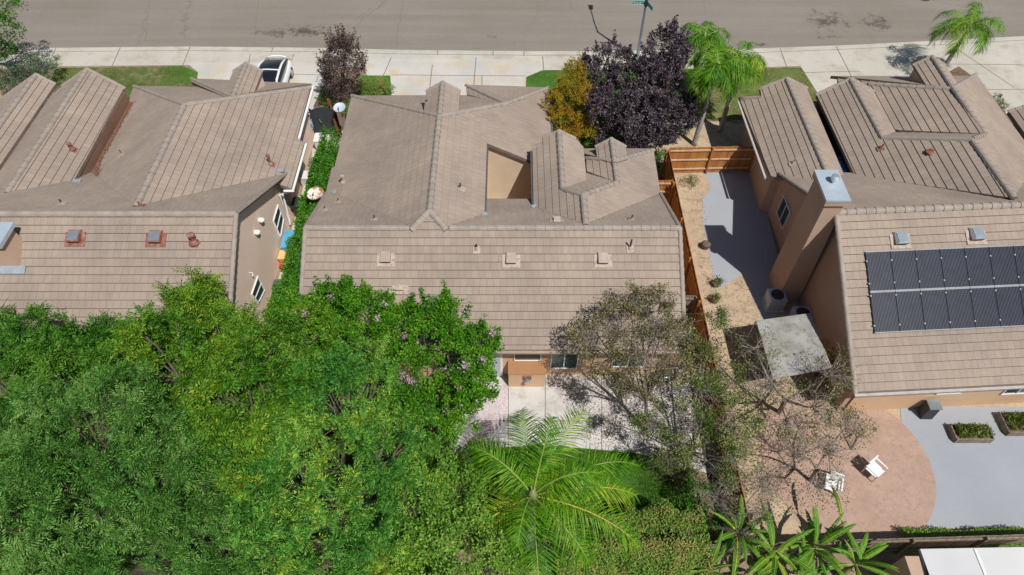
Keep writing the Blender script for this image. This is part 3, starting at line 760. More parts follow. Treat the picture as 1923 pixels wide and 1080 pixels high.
# small cricket at the lower left of the rear slope
x, y = PL(818, 572, S_); z = hp(S_, x, y)[2]
mb = MB(); mb.hull8([(x - .3, y - .45, z - .25), (x + .1, y - .45, z - .25), (x + .1, y + .3, z + .1), (x - .3, y + .3, z + .1)], [(x - .06, y - .45, z + .25), (x + .1, y - .45, z + .25), (x + .1, y + .25, z + .25), (x - .02, y + .25, z + .25)])
build("roof_cricket", mb, METAL, house_c)

# ------------------------------------------------------------------ the house on the left
SL = (0, K, 5.94 - K * 19.5); NL = (0, -K, 5.94 + K * 19.5)
house_l = thing("bungalow", (-18, 20, 0), "tan tile-roofed bungalow with rusty roof vents and a windowed side wall facing the hedge passage", "house")
R = Roof(5)
LW = (K, 0, 5.5 + K * 15.8); LE = (-K, 0, 5.5 - K * 15.8); LF = (0, -K, 5.5 + K * 27.2)
BW = (K, 0, 4.55 + K * 22.6); BE = (-K, 0, 4.55 - K * 22.6)
R.add(SL, [(-11.25, 19.5), (-31, 19.5), (-31, 13.4), (-11.2, 13.4)])
R.add(NL, [(-11.25, 19.5), (-11.12, 25.25), (-15.8, 20.33), (-20.8, 25.33), (-31, 25.4), (-31, 19.5)])
R.add(LW, [(-15.8, 20.33), (-15.8, 27.2), (-21.4, 32.8), (-21.2, 31), (-20.8, 30.6), (-20.8, 25.33)])
R.add(LE, [(-15.8, 20.33), (-11.2, 24.93), (-11.2, 24.2), (-10.72, 24.2), (-10.72, 27.6), (-11.08, 27.7), (-11.15, 32.0), (-15.8, 27.2)])
R.add(LF, [(-15.8, 27.2), (-11.15, 32.0), (-21.4, 32.8)])
Bl = PL(433, 180, LE); LW2 = (K, 0, hp(LE, *Bl)[2] - K * Bl[0]); Cl = hp(LW2, *PL(360, 148, LW2))
R.add(LW2, [Bl, Cl[:2], PL(359, 154, LW2), PL(424, 183, LW2)], wall=False, thick=.2)
R.tri3([hp(LE, *Bl), Cl, hp(LE, -11.15, 32.3)], wall=False, thick=.1)
R.add(BE, [(-22.6, 22.13), (-22.6, 31.5), (-20.85, 31.1), (-20.78, 23.95)])
R.add(BW, [(-22.6, 22.13), (-25.1, 24.6), (-25.1, 30.6), (-24.2, 31.2), (-22.6, 31.5)])
GE = (-K, 0, 4.0 - K * 25.75); GW = (K, 0, 4.0 + K * 25.75)
R.add(GE, [(-25.75, 23.2), (-25.75, 31.8), (-24.85, 31.6), (-24.85, 23.2)])
R.add(GW, [(-25.75, 23.2), (-25.75, 31.8), (-29, 31.2), (-29, 25.2)])
gw = MB()
R.gablet(-14.2, 28.9, 31.9, 4.64, .78, gw, hip=False)
c_ = R.cap
c_(hp(SL, -31, 19.5), hp(SL, -11.25, 19.5), .14); c_(hp(LW, -15.8, 20.3), hp(LW, -15.8, 27.2), .14)
c_(hp(LW, -21.4, 32.8), hp(LW, -15.8, 27.2), .10); c_(hp(LE, -11.15, 32.0), hp(LE, -15.8, 27.2), .12); c_(Cl, hp(LE, *Bl), .10)
c_(hp(BW, -22.6, 22.1), hp(BW, -22.6, 31.5), .13); c_(hp(GW, -25.75, 23.2), hp(GW, -25.75, 31.8), .13)
R.rake(hp(SL, -11.25, 19.5), hp(SL, -11.2, 13.4)); R.rake(hp(NL, -11.25, 19.5), hp(NL, -11.12, 25.2))
R.rake(hp(BE, -22.6, 31.5), hp(BE, -20.85, 31.1)); R.rake(hp(BW, -22.6, 31.5), hp(BW, -24.2, 31.2)); R.rake(hp(GE, -25.75, 31.8), hp(GE, -24.85, 31.6)); R.rake(hp(GW, -25.75, 31.8), hp(GW, -28, 31.4))
roofL = R.finish(house_l)
walls_of(house_l, R, [[(-30.5, 14), (-11.55, 14), (-11.55, 25.6), (-11.5, 31.5), (-20.5, 31.5), (-20.82, 30.4), (-24.6, 30.4), (-30.5, 30.4)]], STUCCO_L, gw)
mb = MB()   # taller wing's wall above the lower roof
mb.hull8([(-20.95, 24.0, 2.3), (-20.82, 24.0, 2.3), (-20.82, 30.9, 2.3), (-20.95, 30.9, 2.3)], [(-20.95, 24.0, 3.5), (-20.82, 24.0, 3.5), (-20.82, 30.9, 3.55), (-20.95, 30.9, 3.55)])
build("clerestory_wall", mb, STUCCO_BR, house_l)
for quad in (((512, 415), (525.7, 446), (532, 411), (521, 384)), ((471, 553), (484, 570), (496, 545), (483, 518))):
    window_on(house_l, [PX(u, v, -11.55) for u, v in quad], (1, 0, 0), mull=1)
for u, v in ((486, 413), (478, 436)):
    p = PX(u, v, -11.55); mb = MB(); mb.tube([p, (p[0] + .16, p[1], p[2] - .02), (p[0] + .2, p[1], p[2] - .05)], [.11, .14, .11], 12); build("wall_vent", mb, WHITEP, house_l)
p = PX(469, 512, -11.55); mb = MB(); mb.tube([p, (p[0] + .12, p[1] - .02, p[2]), (p[0] + .14, p[1] - .12, p[2] - .1)], .025, 8); build("wall_hook", mb, WHITEP, house_l)
mb = MB(); gutter(mb, (-11.06, 27.75, 2.98), (-11.12, 32.2, 2.98), .12, .12); build("gutter", mb, WHITE, house_l); mb = MB(); gutter(mb, (-10.70, 24.2, 2.78), (-10.70, 27.6, 2.78), .11, .12)
mb.tube([(-10.66, 24.3, 2.7), (-11.0, 24.3, 2.5), (-11.45, 24.3, 2.3), (-11.47, 24.3, .2)], .05, 8); mb.tube([(-11.1, 24.15, 2.72), (-10.6, 24.15, 2.72)], .06, 6)
build("gutter", mb, WHITE, house_l)
mb = MB(); mb.tube([(-11.3, 25.3, 2.5), (-11.42, 24.6, 2.1), (-11.44, 24.3, .3)], .045, 8); build("downpipe", mb, WHITE, house_l); mb = MB(); mb.tube([(-10.95, 22.9, .12), (-11.4, 22.9, .2)], .05, 8); build("downpipe", mb, WHITE, house_l)
box_vent(house_l, 143, 444, SL, RUST, RUST, .5, .55, .26, METAL); box_vent(house_l, 294, 445, SL, RUST, RUST, .5, .55, .26, METAL)
pipe_vent(house_l, 366, 456, SL, RUST, RUST, .1, .4, hat=1.5); pipe_vent(house_l, 372, 552, SL, VENTD, RUST, .04, .4)
pipe_vent(house_l, 118, 384, NL, VENTD, PINKM, .035, .3); pipe_vent(house_l, 264, 388, NL, RUST, RUST, .035, .3)
pipe_vent(house_l, 136, 281, BE, RUST, RUST, .07, .32, hat=1.5); pipe_vent(house_l, 230, 292, LW, RUST, VENTP, .03, .35)
pipe_vent(house_l, 509, 309, LE, RUST, RUST, .06, .5, hat=1.4)
for (u, v, pl) in ((146, 342, NL), (527, 322, LE)):
    x, y = PL(u, v, pl); mb = MB(); mb.box((x, y, hp(pl, x, y)[2] + .07), (.35, .22, .05), 0); build("valley_flashing", mb, METAL_B, roofL)
# leaf litter in the valley below the tall wing is geometry of its own further down
# broad chimney at the left edge
mb = MB(); zt = 6.1
bx = [P(-60, 500, 4.2), P(42, 500, 4.2), P(47, 462, 4.75), P(-60, 462, 4.75)]
mb.hull8([(-23, 17.45, 3.9), (-19.55, 17.45, 3.9), (-19.55, 18.6, 3.9), (-23, 18.6, 3.9)], [(-23, 17.6, 6.1), (-19.9, 17.6, 6.1), (-19.9, 18.55, 6.1), (-23, 18.55, 6.1)])
ch = build("chimney", mb, STUCCO_T, house_l)
mb = MB(); mb.hull8([(-23.1, 17.45, 6.1), (-19.75, 17.45, 6.1), (-19.75, 18.7, 6.1), (-23.1, 18.7, 6.1)], [(-23.1, 17.45, 6.28), (-19.75, 17.45, 6.28), (-19.75, 18.7, 6.28), (-23.1, 18.7, 6.28)]); build("chimney_cap", mb, CAPM, ch)
mb = MB(); x, y = -22.1, 17.35; mb.hull8([(-23, y - .1, hp(SL, x, y - .1)[2] + .05), (-19.5, y - .1, hp(SL, x, y - .1)[2] + .05), (-19.5, y + .2, hp(SL, x, y + .2)[2] + .05), (-23, y + .2, hp(SL, x, y + .2)[2] + .05)],
    [(-23, y - .1, hp(SL, x, y - .1)[2] + .08), (-19.5, y - .1, hp(SL, x, y - .1)[2] + .08), (-19.5, y + .2, hp(SL, x, y + .2)[2] + .08), (-23, y + .2, hp(SL, x, y + .2)[2] + .08)]); build("flashing", mb, METAL_B, ch)

# ------------------------------------------------------------------ the house on the right
ph = math.radians(3.2)
SR = (-K * math.sin(ph), K * math.cos(ph), 0); SR = (SR[0], SR[1], 5.9 - SR[1] * 19.6 - SR[0] * 13.3)
NR = (K * math.sin(ph), -K * math.cos(ph), 0); NR = (NR[0], NR[1], 5.9 - NR[1] * 19.6 - NR[0] * 13.3)
house_r = thing("bungalow", (19, 20, 0), "tan tile-roofed bungalow with black solar heating panels and a metal-topped chimney", "house")
R = Roof(8)
rl = PL(1570, 398, SR); el = PL(1606, 738, SR); L = 15; dv = (math.cos(ph) * L, math.sin(ph) * L)
rr = (rl[0] + dv[0], rl[1] + dv[1]); er = (el[0] + dv[0], el[1] + dv[1])
R.add(SR, [rl, rr, er, el])
R.add(NR, [rl, rr, (28.5, 25.5), (24, 24.2), (21.05, 20.5), (16.6, 24.9), (15.5, 25.1), (13.1, 25.35)])
CW = (K, 0, 2.8 - K * 12.6); CE = (-K, 0, 3.96 + K * 14.82)
DW = (K, 0, 3.3 - K * 16.55); DE = (-K, 0, 4.13 + K * 18.13); EE = (-K, 0, 5.65 + K * 21.0)
FR = (0, -K, 5.63 + K * 24.5); WR5 = (K, 0, 4.86 - K * 22.5); FR5 = (0, -K, 4.88 + K * 29.4)
tC = PL(1477, 147, CW)
R.add(CW, [PL(1388, 185, CW), PL(1430, 183, CW), PL(1427, 167, CW), tC, (14.85, 23.2), (12.75, 25.0)])
R.add(CE, [tC, PL(1515, 165, CE), (16.1, 24.6), (14.85, 23.2)])
d1a, d1b = PL(1597, 148, DW), PL(1657, 258, DW); ra_, rb_ = PL(1825, 262, DW), PL(1905, 373, DW)
R.add(DW, [PL(1533, 178, DW), d1a, d1b, ra_, rb_, PL(1605, 330, DW)])
R.add(DE, [d1a, PL(1646, 175, DE), PL(1687, 245, DE), d1b])
_p = [Vector(hp(DW, *d1b)), Vector(hp(DW, *ra_)), Vector(hp(EE, *PL(1850, 252, EE)))]; _n3 = (_p[1] - _p[0]).cross(_p[2] - _p[0])
FR = (-_n3.x / _n3.z, -_n3.y / _n3.z, 0); FR = (FR[0], FR[1], _p[0].z - FR[0] * _p[0].x - FR[1] * _p[0].y)
R.add(FR, [d1b, ra_, PL(1850, 252, EE), (22.4, 27.6), (18.5, 28.0)], thick=.08)
e1, e2 = PL(1850, 252, EE), PL(1790, 165, EE)
R.add(EE, [ra_, e1, e2, PL(1833, 140, EE), (26.9, 24.5), (21.05, 20.5)])
R.add(WR5, [PL(1850, 252, WR5), PL(1790, 165, WR5), (18.5, 33.3), (18.2, 31.6), (19.0, 28.8), PL(1688, 245, WR5)], thick=.08)
R.add(FR5, [e2, (26.5, 33.5), (18.2, 33.5)])
gw = MB(); R.gablet(22.45, 29.2, 32.2, 4.86, .85, gw, hip=False)
c_ = R.cap
c_(hp(SR, *rl), hp(SR, *rr), .15); c_(hp(CW, 14.85, 23.3), hp(CW, *tC), .13); c_(hp(DW, *d1b), hp(DW, *d1a), .13); c_(hp(DW, *ra_), hp(DW, *d1b), .15)
c_(hp(DW, *rb_), hp(DW, *ra_), .14); c_(hp(EE, *ra_), hp(EE, *e1), .13); c_(hp(EE, *e1), hp(EE, *e2), .14); c_(hp(EE, *PL(1833, 140, EE)), hp(EE, *e2), .11)
c_(hp(WR5, *PL(1632, 158, WR5)), hp(WR5, *e2), .13)
R.rake(hp(SR, *rl), hp(SR, *el))
R.rake(hp(NR, *rl), hp(NR, 13.1, 25.3))
R.rake(hp(CW, *tC), hp(CW, *PL(1427, 167, CW))); R.rake(hp(CW, *PL(1430, 183, CW)), hp(CW, *PL(1388, 185, CW))); R.rake(hp(CE, *tC), hp(CE, *PL(1515, 165, CE)))
R.rake(hp(DW, *d1a), hp(DW, *PL(1533, 178, DW))); R.rake(hp(DE, *d1a), hp(DE, *PL(1646, 175, DE)))
roofR = R.finish(house_r)
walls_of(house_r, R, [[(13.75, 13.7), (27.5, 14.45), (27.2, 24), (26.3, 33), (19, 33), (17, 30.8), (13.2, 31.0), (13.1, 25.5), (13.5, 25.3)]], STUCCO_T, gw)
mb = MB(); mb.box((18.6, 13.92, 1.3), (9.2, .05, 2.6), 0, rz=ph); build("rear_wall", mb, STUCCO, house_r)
window_on(house_r, [(13.5, 24.4, 1.0), (13.5, 23.2, 1.0), (13.5, 23.2, 2.2), (13.5, 24.4, 2.2)], (-1, 0, 0))
window_on(house_r, [(17.4, 13.84, 1.2), (18.5, 13.9, 1.2), (18.5, 13.9, 2.1), (17.4, 13.84, 2.1)], (0, -1, 0))
window_on(house_r, [(20.3, 14.0, .9), (21.6, 14.07, .9), (21.6, 14.07, 2.1), (20.3, 14.0, 2.1)], (0, -1, 0))
mb = MB(); gutter(mb, (el[0], el[1], 2.42), (er[0], er[1], 2.42), .12, .12, out=(0, -1)); GG_ = plain("gutter_grey", (.45, .42, .40), .5); build("gutter", mb, GG_, house_r); mb = MB(); gutter(mb, (12.6, 25.1, 2.72), (12.5, 31.3, 2.72), .1, .12, out=(-1, 0)); build("gutter", mb, GG_, house_r)
# tall outside chimney
mb = MB(); mb.hull8([(12.55, 19.45, 0), (13.6, 19.45, 0), (13.6, 21.0, 0), (12.55, 21.0, 0)], [(12.55, 19.45, 6.5), (13.3, 19.45, 6.5), (13.3, 21.0, 6.5), (12.55, 21.0, 6.5)])
ch = build("chimney", mb, STUCCO_T, house_r)
mb = MB(); mb.box((12.93, 20.22, 6.62), (.95, 1.75, .22)); build("trim", mb, STUCCO_T, ch)
mb = MB(); mb.box((12.93, 20.22, 6.79), (.98, 1.80, .11)); mc = build("chimney_cap", mb, CAPM, ch)
mb = MB(); cx, cy = 13.02, 20.4; mb.tube([(cx, cy, 6.8), (cx, cy, 6.98)], .11, 16); mb.tube([(cx, cy, 6.96), (cx, cy, 7.0), (cx, cy, 7.14), (cx, cy, 7.17)], [.12, .17, .17, .1], 18); build("flue", mb, plain("bright_steel", (.6, .62, .64), .3, .6), ch)
box_vent(house_r, 1689, 448, SR, METAL, PINKM, .5, .55, .3, METAL); box_vent(house_r, 1831, 440, SR, METAL, PINKM, .5, .55, .3, METAL)
pipe_vent(house_r, 1655, 279, DW, RUST, RUST, .04, .3); pipe_vent(house_r, 1747, 287, DW, RUST, RUST, .09, .22); pipe_vent(house_r, 1490, 307, CW, RUST, PINKM, .04, .3)
# unglazed solar pool heating panels: two rows
PAN = plain("panel_black", (.012, .018, .034), .5, spec=.3, var=.3); PANT = plain("panel_tube", (.042, .052, .085), .45, spec=.35, var=.2); HDR = plain("header_pipe", (.42, .43, .45), .4, .2)
CLIPM = plain("clip_grey", (.5, .5, .52), .5)
tl, bl = PL(1622, 474, SR), PL(1640, 627, SR)
d, n, sd = slope_frame(SR)
O = Vector(hp(SR, *tl)) + n * .08; down = (Vector(hp(SR, *bl)) + n * .08 - O); rt = Vector((math.cos(ph), math.sin(ph), 0))
LEN = down.length; down.normalize(); Wp = 1.02; HALF = LEN / 2
for row in range(2):
    for k in range(8):
        o0 = O + rt * (k * Wp) + down * (row * HALF)
        pt = thing  # each panel hangs on the house: a part
        mb = MB(); a, b_ = o0 + rt * .015 + down * .03, o0 + rt * (Wp - .015) + down * .03; c2_, d2_ = b_ + down * (HALF - .07), a + down * (HALF - .07)
        mb.hull8([q for q in (d2_, c2_, b_, a)], [q + n * .02 for q in (d2_, c2_, b_, a)], 0)
        nt_ = 17
        for j in range(nt_):
            s = a + rt * ((j + .5) * (Wp - .03) / nt_) + n * .026
            mb.hull8([s - rt * .013, s + rt * .013, s + rt * .013 + down * (HALF - .07), s - rt * .013 + down * (HALF - .07)][::-1], [q + n * .016 for q in ([s - rt * .008, s + rt * .008, s + rt * .008 + down * (HALF - .07), s - rt * .008 + down * (HALF - .07)][::-1])], 1)
        pn = build("solar_panel", mb, [PAN, PANT], house_r)
        for t in (.015, HALF - .03):
            mb = MB(); mb.tube([o0 + down * t + n * .045, o0 + rt * (Wp - .02) + down * t + n * .045], .024, 6); build("header_pipe", mb, HDR, pn)
        for t in ((.40, HALF - .34) if row == 0 else (.16, HALF - .30)):
            q = o0 + down * t + n * .06; mb = MB(); mb.box(q, (.05, .05, .04)); build("clip", mb, CLIPM, pn)

# ------------------------------------------------------------------ corner of the next house at the right edge
hx = thing("bungalow", (30.5, 30, 0), "brown corner of a bungalow cut off by the picture edge past the driveway", "house")
R = Roof(11); a = P(1893, 210, 2.7)
hw_, he_ = (K, 0, 2.7 - K * a[0]), None
R.add((K, 0, 2.7 - K * a[0]), [(a[0], 27), (a[0], a[1]), (a[0] + 3, a[1]), (a[0] + 3, 27)]); R.rake(hp(hw_, a[0], a[1]), hp(hw_, a[0] + 3, a[1]))
R.add((-K, 0, 2.7 + K * (a[0] + 6)), [(a[0] + 6, 27), (a[0] + 6, a[1]), (a[0] + 3, a[1]), (a[0] + 3, 27)])
R.finish(hx); walls_of(hx, R, [[(a[0] + .4, 27.3), (a[0] + 5.6, 27.3), (a[0] + 5.6, a[1] - .4), (a[0] + .4, a[1] - .4)]], STUCCO_BR)
# ------------------------------------------------------------------ vegetation
LF_PIST = leaf_mat("leaf_pistache", [(.018, .075, .006), (.042, .135, .010), (.078, .20, .014), (.12, .25, .018), (.26, .34, .03)], .45)
LF_DARK = leaf_mat("leaf_dark_green", [(.015, .072, .007), (.038, .135, .012), (.072, .20, .018), (.13, .26, .03)], .5)
LF_FEATH = leaf_mat("leaf_feathery", [(.028, .10, .014), (.062, .18, .026), (.11, .26, .045), (.20, .33, .09)], .5)
LF_COOL = leaf_mat("leaf_cool_green", [(.015, .09, .012), (.042, .17, .022), (.08, .25, .032), (.16, .33, .045), (.36, .44, .04)], .4)
LF_MYRT = leaf_mat("leaf_crape_myrtle", [(.018, .085, .004), (.045, .17, .006), (.085, .25, .010), (.17, .33, .03)], .7)
LF_LIGHT = leaf_mat("leaf_light_green", [(.06, .155, .020), (.115, .26, .03), (.17, .33, .045), (.27, .40, .07)], .7)
LF_HEDGE = leaf_mat("leaf_hedge", [(.020, .085, .008), (.040, .160, .012), (.080, .24, .018), (.13, .30, .03)], 1.0)
LF_PLUM = leaf_mat("leaf_plum", [(.028, .018, .026), (.065, .046, .058), (.12, .092, .112), (.26, .21, .24)], 1.2, trans=.12)
LF_PLUM2 = leaf_mat("leaf_plum_brown", [(.045, .028, .030), (.095, .062, .060), (.16, .11, .10), (.28, .22, .20)], 1.2, trans=.12)
LF_ORANGE = leaf_mat("leaf_turning", [(.13, .15, .012), (.30, .25, .015), (.42, .27, .02), (.42, .15, .035)], .55, trans=.3)
LF_OLIVE = leaf_mat("leaf_olive_dry", [(.035, .035, .012), (.095, .095, .025), (.19, .17, .06), (.46, .40, .26)], .9, trans=.25)
LF_OLIVE2 = leaf_mat("leaf_olive_green", [(.035, .07, .010), (.08, .13, .02), (.15, .21, .04), (.40, .38, .20)], .9, trans=.25)
LF_SILVER = leaf_mat("leaf_silver", [(.04, .085, .03), (.08, .14, .06), (.13, .20, .10), (.20, .26, .17)], 1.0)
LF_BUSH = leaf_mat("leaf_bush_tips", [(.06, .13, .02), (.13, .24, .035), (.22, .33, .06), (.42, .22, .12)], 1.3)
LF_PALM = leaf_mat("leaf_palm", [(.028, .115, .004), (.060, .20, .006), (.12, .30, .010), (.24, .41, .03)], .6, trans=.3, rough=.5, spec=.18)
LF_PALMY = leaf_mat("leaf_palm_yellow", [(.05, .15, .006), (.11, .26, .010), (.22, .37, .02), (.44, .46, .04)], .6, trans=.3, rough=.5, spec=.18)
RACHIS = plain("palm_stalk", (.27, .34, .09), .5, var=.15)
RACHIS_Y = plain("palm_stalk_orange", (.52, .42, .07), .5, var=.15)
LF_BANANA = leaf_mat("leaf_banana", [(.03, .12, .006), (.06, .20, .010), (.12, .29, .02), (.30, .38, .03)], .9, trans=.3, rnd=.12, rough=.5, spec=.18)
FLOWER = plain("blossom_pink", (.62, .36, .52), .7, var=.2)
LITTER = plain("leaf_litter", (.20, .10, .06), .9, var=.4, scale=15)

def Bl_(u, v, z, r, sq=.85):
    p = P(u, v, z); return (p[0], p[1], z, r, sq)

def sub_points(blobs, rng, per, zmin=-.35):
    """clump centres spread over the outside of a union of ellipsoids"""
    C, N = [], []
    for i, (x, y, z, r, sq) in enumerate(blobs):
        n = int(per * r * r) + 3
        d = rng.normal(size=(n * 2, 3)); d /= np.linalg.norm(d, axis=1, keepdims=True)
        d = d[d[:, 2] > zmin][:n]
        # slow bumps over the surface make lobes and hollows
        ph_ = rng.uniform(0, 6.28, 3)
        lob = 1 + .13 * np.sin(d[:, 0] * 5 + ph_[0]) * np.sin(d[:, 1] * 5 + ph_[1]) + .08 * np.sin(d[:, 2] * 9 + ph_[2])
        rad = r * lob * rng.uniform(.62 if len(blobs) > 30 else .7, 1.12, len(d))
        p = np.array([x, y, z]) + d * rad[:, None] * np.array([1, 1, sq])
        keep = np.ones(len(p), bool)
        for j, (x2, y2, z2, r2, s2) in enumerate(blobs):
            if j == i: continue
            q = (p - np.array([x2, y2, z2])) / np.array([1, 1, s2])
            keep &= np.linalg.norm(q, axis=1) > r2 * .74
        C.append(p[keep]); N.append(d[keep])
    return np.concatenate(C), np.concatenate(N)

def leaf_quads(pts, ax, nrm, L, W, rng, jit=.3):
    n = len(pts)
    s = np.cross(nrm, ax); s /= np.linalg.norm(s, axis=1, keepdims=True) + 1e-9
    l = L * rng.uniform(1 - jit, 1 + jit, (n, 1)); w = W * rng.uniform(1 - jit, 1 + jit, (n, 1))
    tip = pts + ax * l
    mid = pts + ax * l * .45
    dr = nrm * (l * .12)
    return np.stack([pts, mid + s * w * .5 - dr * .2, tip - dr, mid - s * w * .5 - dr * .2], 1)

def sprays(pts, d, nrm, L, nl, ll, lw, rng):
    """compound leaves: a stalk direction with nl leaflets on alternating sides"""
    s = np.cross(nrm, d); s /= np.linalg.norm(s, axis=1, keepdims=True) + 1e-9
    out = []
    Ls = L * rng.uniform(.75, 1.2, (len(pts), 1))
    for k in range(nl):
        t = (k + .6) / nl; sg = 1 if k % 2 else -1
        base = pts + d * Ls * t - nrm * (Ls * t * t * .25)
        if k == nl - 1: a = d - nrm * .3
        else: a = d * .55 + s * sg * .85 - nrm * rng.uniform(.05, .45, (len(pts), 1))
        a = a / np.linalg.norm(a, axis=1, keepdims=True)
        nn = nrm + s * sg * .25; nn /= np.linalg.norm(nn, axis=1, keepdims=True)
        out.append(leaf_quads(base, a, nn, ll * (1 - .3 * abs(t - .45)), lw, rng, .18))
    return np.concatenate(out)

def tree(name, label, cat, base, blobs, mat, kind='simple', L=.10, W=.05, per=16, m=40, cr=.32, tr=.12, seed=1, group=None, bark=None,
         fork=.45, twigs=0, upbias=.6, fill=.25, zmin=-.35, flowers=0, thin=1.0, up=0.0, lobes=0, limb=1.0, nj=.62, shoots=0):
    rng = np.random.default_rng(seed)
    hubsrc = list(blobs)
    if lobes > 5:
        blobs = [(x, y, z + rng.uniform(-1.2, .5), r * rng.uniform(.72, .92), sq) for x, y, z, r, sq in blobs]
    if lobes:
        for (x, y, z, r, sq) in list(blobs):
            for k in range(lobes):
                d = rng.normal(size=3); d[2] = abs(d[2]) * .8; d /= np.linalg.norm(d); q = rng.uniform(.78, 1.1)
                blobs = blobs + [(x + d[0] * r * q, y + d[1] * r * q, z + d[2] * r * q * sq, r * rng.uniform(.26, .50), sq)]
    root = thing(name, (base[0], base[1], 0), label, cat, group)
    bark = bark or BARK
    C, N = sub_points(blobs, rng, per, zmin)
    # limbs
    top = np.mean(np.array([b_[:3] for b_ in blobs]), 0); zt = max(.6, min(b_[2] for b_ in blobs) * fork)
    f0 = np.array([base[0] + (top[0] - base[0]) * .3, base[1] + (top[1] - base[1]) * .3, zt])
    b0 = np.array([base[0], base[1], -.05])
    A, Bq, RA, RB = [b0, (b0 + f0) / 2 + rng.normal(size=3) * .04], [(b0 + f0) / 2, f0], [tr * 1.25, tr], [tr, tr * .85]
    A[1] = Bq[0]
    hubs = []
    for (x, y, z, r, sq) in hubsrc:
        c = np.array([x, y, z - r * sq * .25]); mid = f0 + (c - f0) * .5 + rng.normal(size=3) * .18 * r
        A += [f0, mid]; Bq += [mid, c]; RA += [tr * .62, tr * .40]; RB += [tr * .40, tr * .2]; hubs.append((c, mid))
    H = np.array([h[0] for h in hubs])
    tgt = C[rng.random(len(C)) < (1.0 if twigs else .5)]
    if len(tgt):
        D = np.linalg.norm(tgt[:, None] - H[None], axis=2); idx = D.argmin(1); h = H[idx]
        m1 = h + (tgt - h) * .5 + rng.normal(size=tgt.shape) * .12 * np.linalg.norm(tgt - h, axis=1, keepdims=True)
        A += list(h) + list(m1); Bq += list(m1) + list(tgt)
        RA += [tr * .15 * limb] * len(tgt) + [tr * .09 * limb] * len(tgt); RB += [tr * .09 * limb] * len(tgt) + [tr * .04 * limb] * len(tgt)
    V = segs(np.array(A), np.array(Bq), np.array(RA), np.array(RB), 6)
    if twigs:
        n = len(C) * twigs
        i = rng.integers(0, len(C), n); t = rng.uniform(.15, 1, (n, 1))
        hub = H[np.linalg.norm(C[i][:, None] - H[None], axis=2).argmin(1)]
        st = hub + (C[i] - hub) * t
        dd = N[i] + rng.normal(size=(n, 3)) * .8; dd /= np.linalg.norm(dd, axis=1, keepdims=True)
        ln = rng.uniform(.25, .75, (n, 1)); kn = st + dd * ln * .5; d2 = dd + rng.normal(size=(n, 3)) * .5
        V = np.concatenate([V, segs(st, kn, .009, .006, 3), segs(kn, kn + d2 * ln * .5, .006, .003, 3)])
    quads("trunk", V, bark, root)
    # leaves in clumps, and leading shoots that poke out of the crown
    k = (m * rng.uniform(.55, 1.3, len(C)) * thin).astype(int) + 1
    tight = np.ones(len(C))
    if shoots:
        i = rng.choice(len(C), min(shoots, len(C)), replace=False); A_, B2 = [], []
        for j in range(1, 5):
            dd = N[i] * .45 + np.array([0, 0, .75]); q = C[i] + dd * cr * .62 * j + rng.normal(size=(len(i), 3)) * .02
            A_.append(q); B2.append(dd / np.linalg.norm(dd, axis=1, keepdims=True))
        nk = len(i)
        C = np.concatenate([C] + A_); N = np.concatenate([N] + B2)
        k = np.concatenate([k] + [np.full(nk, max(2, int(m * f))) for f in (.5, .38, .26, .14)])
        tight = np.concatenate([tight] + [np.full(nk, f) for f in (.62, .5, .38, .26)])
    idx = np.repeat(np.arange(len(C)), k)
    ros = kind != 'simple'
    o = rng.normal(size=(len(idx), 3)); o /= np.linalg.norm(o, axis=1, keepdims=True) + 1e-9
    o *= (rng.random((len(idx), 1)) ** .5) * cr * (tight * rng.uniform(.7, 1.25, len(C)))[idx][:, None]
    o[:, 2] *= .7
    pts = C[idx] + o
    out = N[idx]
    if fill > 0:
        nf = int(len(pts) * fill); i = rng.integers(0, len(blobs), nf); bb = np.array([b_[:3] for b_ in blobs])[i]; rr_ = np.array([b_[3] for b_ in blobs])[i][:, None]
        g = rng.normal(size=(nf, 3)); g /= np.linalg.norm(g, axis=1, keepdims=True)
        pts = np.concatenate([pts, bb + g * rr_ * rng.uniform(.3, .8, (nf, 1)) * np.array([1, 1, .85])]); out = np.concatenate([out, g]); o = np.concatenate([o, g * .1])
    if ros:   # whorls of compound leaves radiating from each shoot tip
        ncl = len(idx); pts[:ncl] = C[idx] + rng.normal(size=(ncl, 3)) * .05
        g_ = rng.normal(size=(ncl, 3)); g_ /= np.linalg.norm(g_, axis=1, keepdims=True)
        ax = rng.normal(size=pts.shape); ax[:ncl] = N[idx] * .55 + g_ + np.array([0, 0, .12])
    else: ax = out * .7 + o / max(cr, .01) * .8 + rng.normal(size=pts.shape) * .45
    ax[:, 2] += up; ax /= np.linalg.norm(ax, axis=1, keepdims=True)
    nr = out * (1 - upbias) + np.array([0, 0, 1.0]) * upbias + rng.normal(size=pts.shape) * nj
    nr -= ax * (nr * ax).sum(1, keepdims=True); nr /= np.linalg.norm(nr, axis=1, keepdims=True) + 1e-9
    if kind == 'simple': Q = leaf_quads(pts, ax, nr, L, W, rng)
    else: Q = sprays(pts, ax, nr, kind[0], kind[1], L, W, rng)
    crown = quads("crown", Q, mat, root)
    if flowers:
        i = rng.choice(len(C), min(flowers, len(C)), replace=False)
        c = C[i] + N[i] * cr * .8; i2 = np.repeat(np.arange(len(c)), 55)
        p = c[i2] + rng.normal(size=(len(i2), 3)) * np.array([.07, .07, .10]); a = rng.normal(size=p.shape); a /= np.linalg.norm(a, axis=1, keepdims=True)
        s, t = rot_frame(a, rng); quads("blossom", leaf_quads(p, a, s, .05, .05, rng), FLOWER, root)
    return root

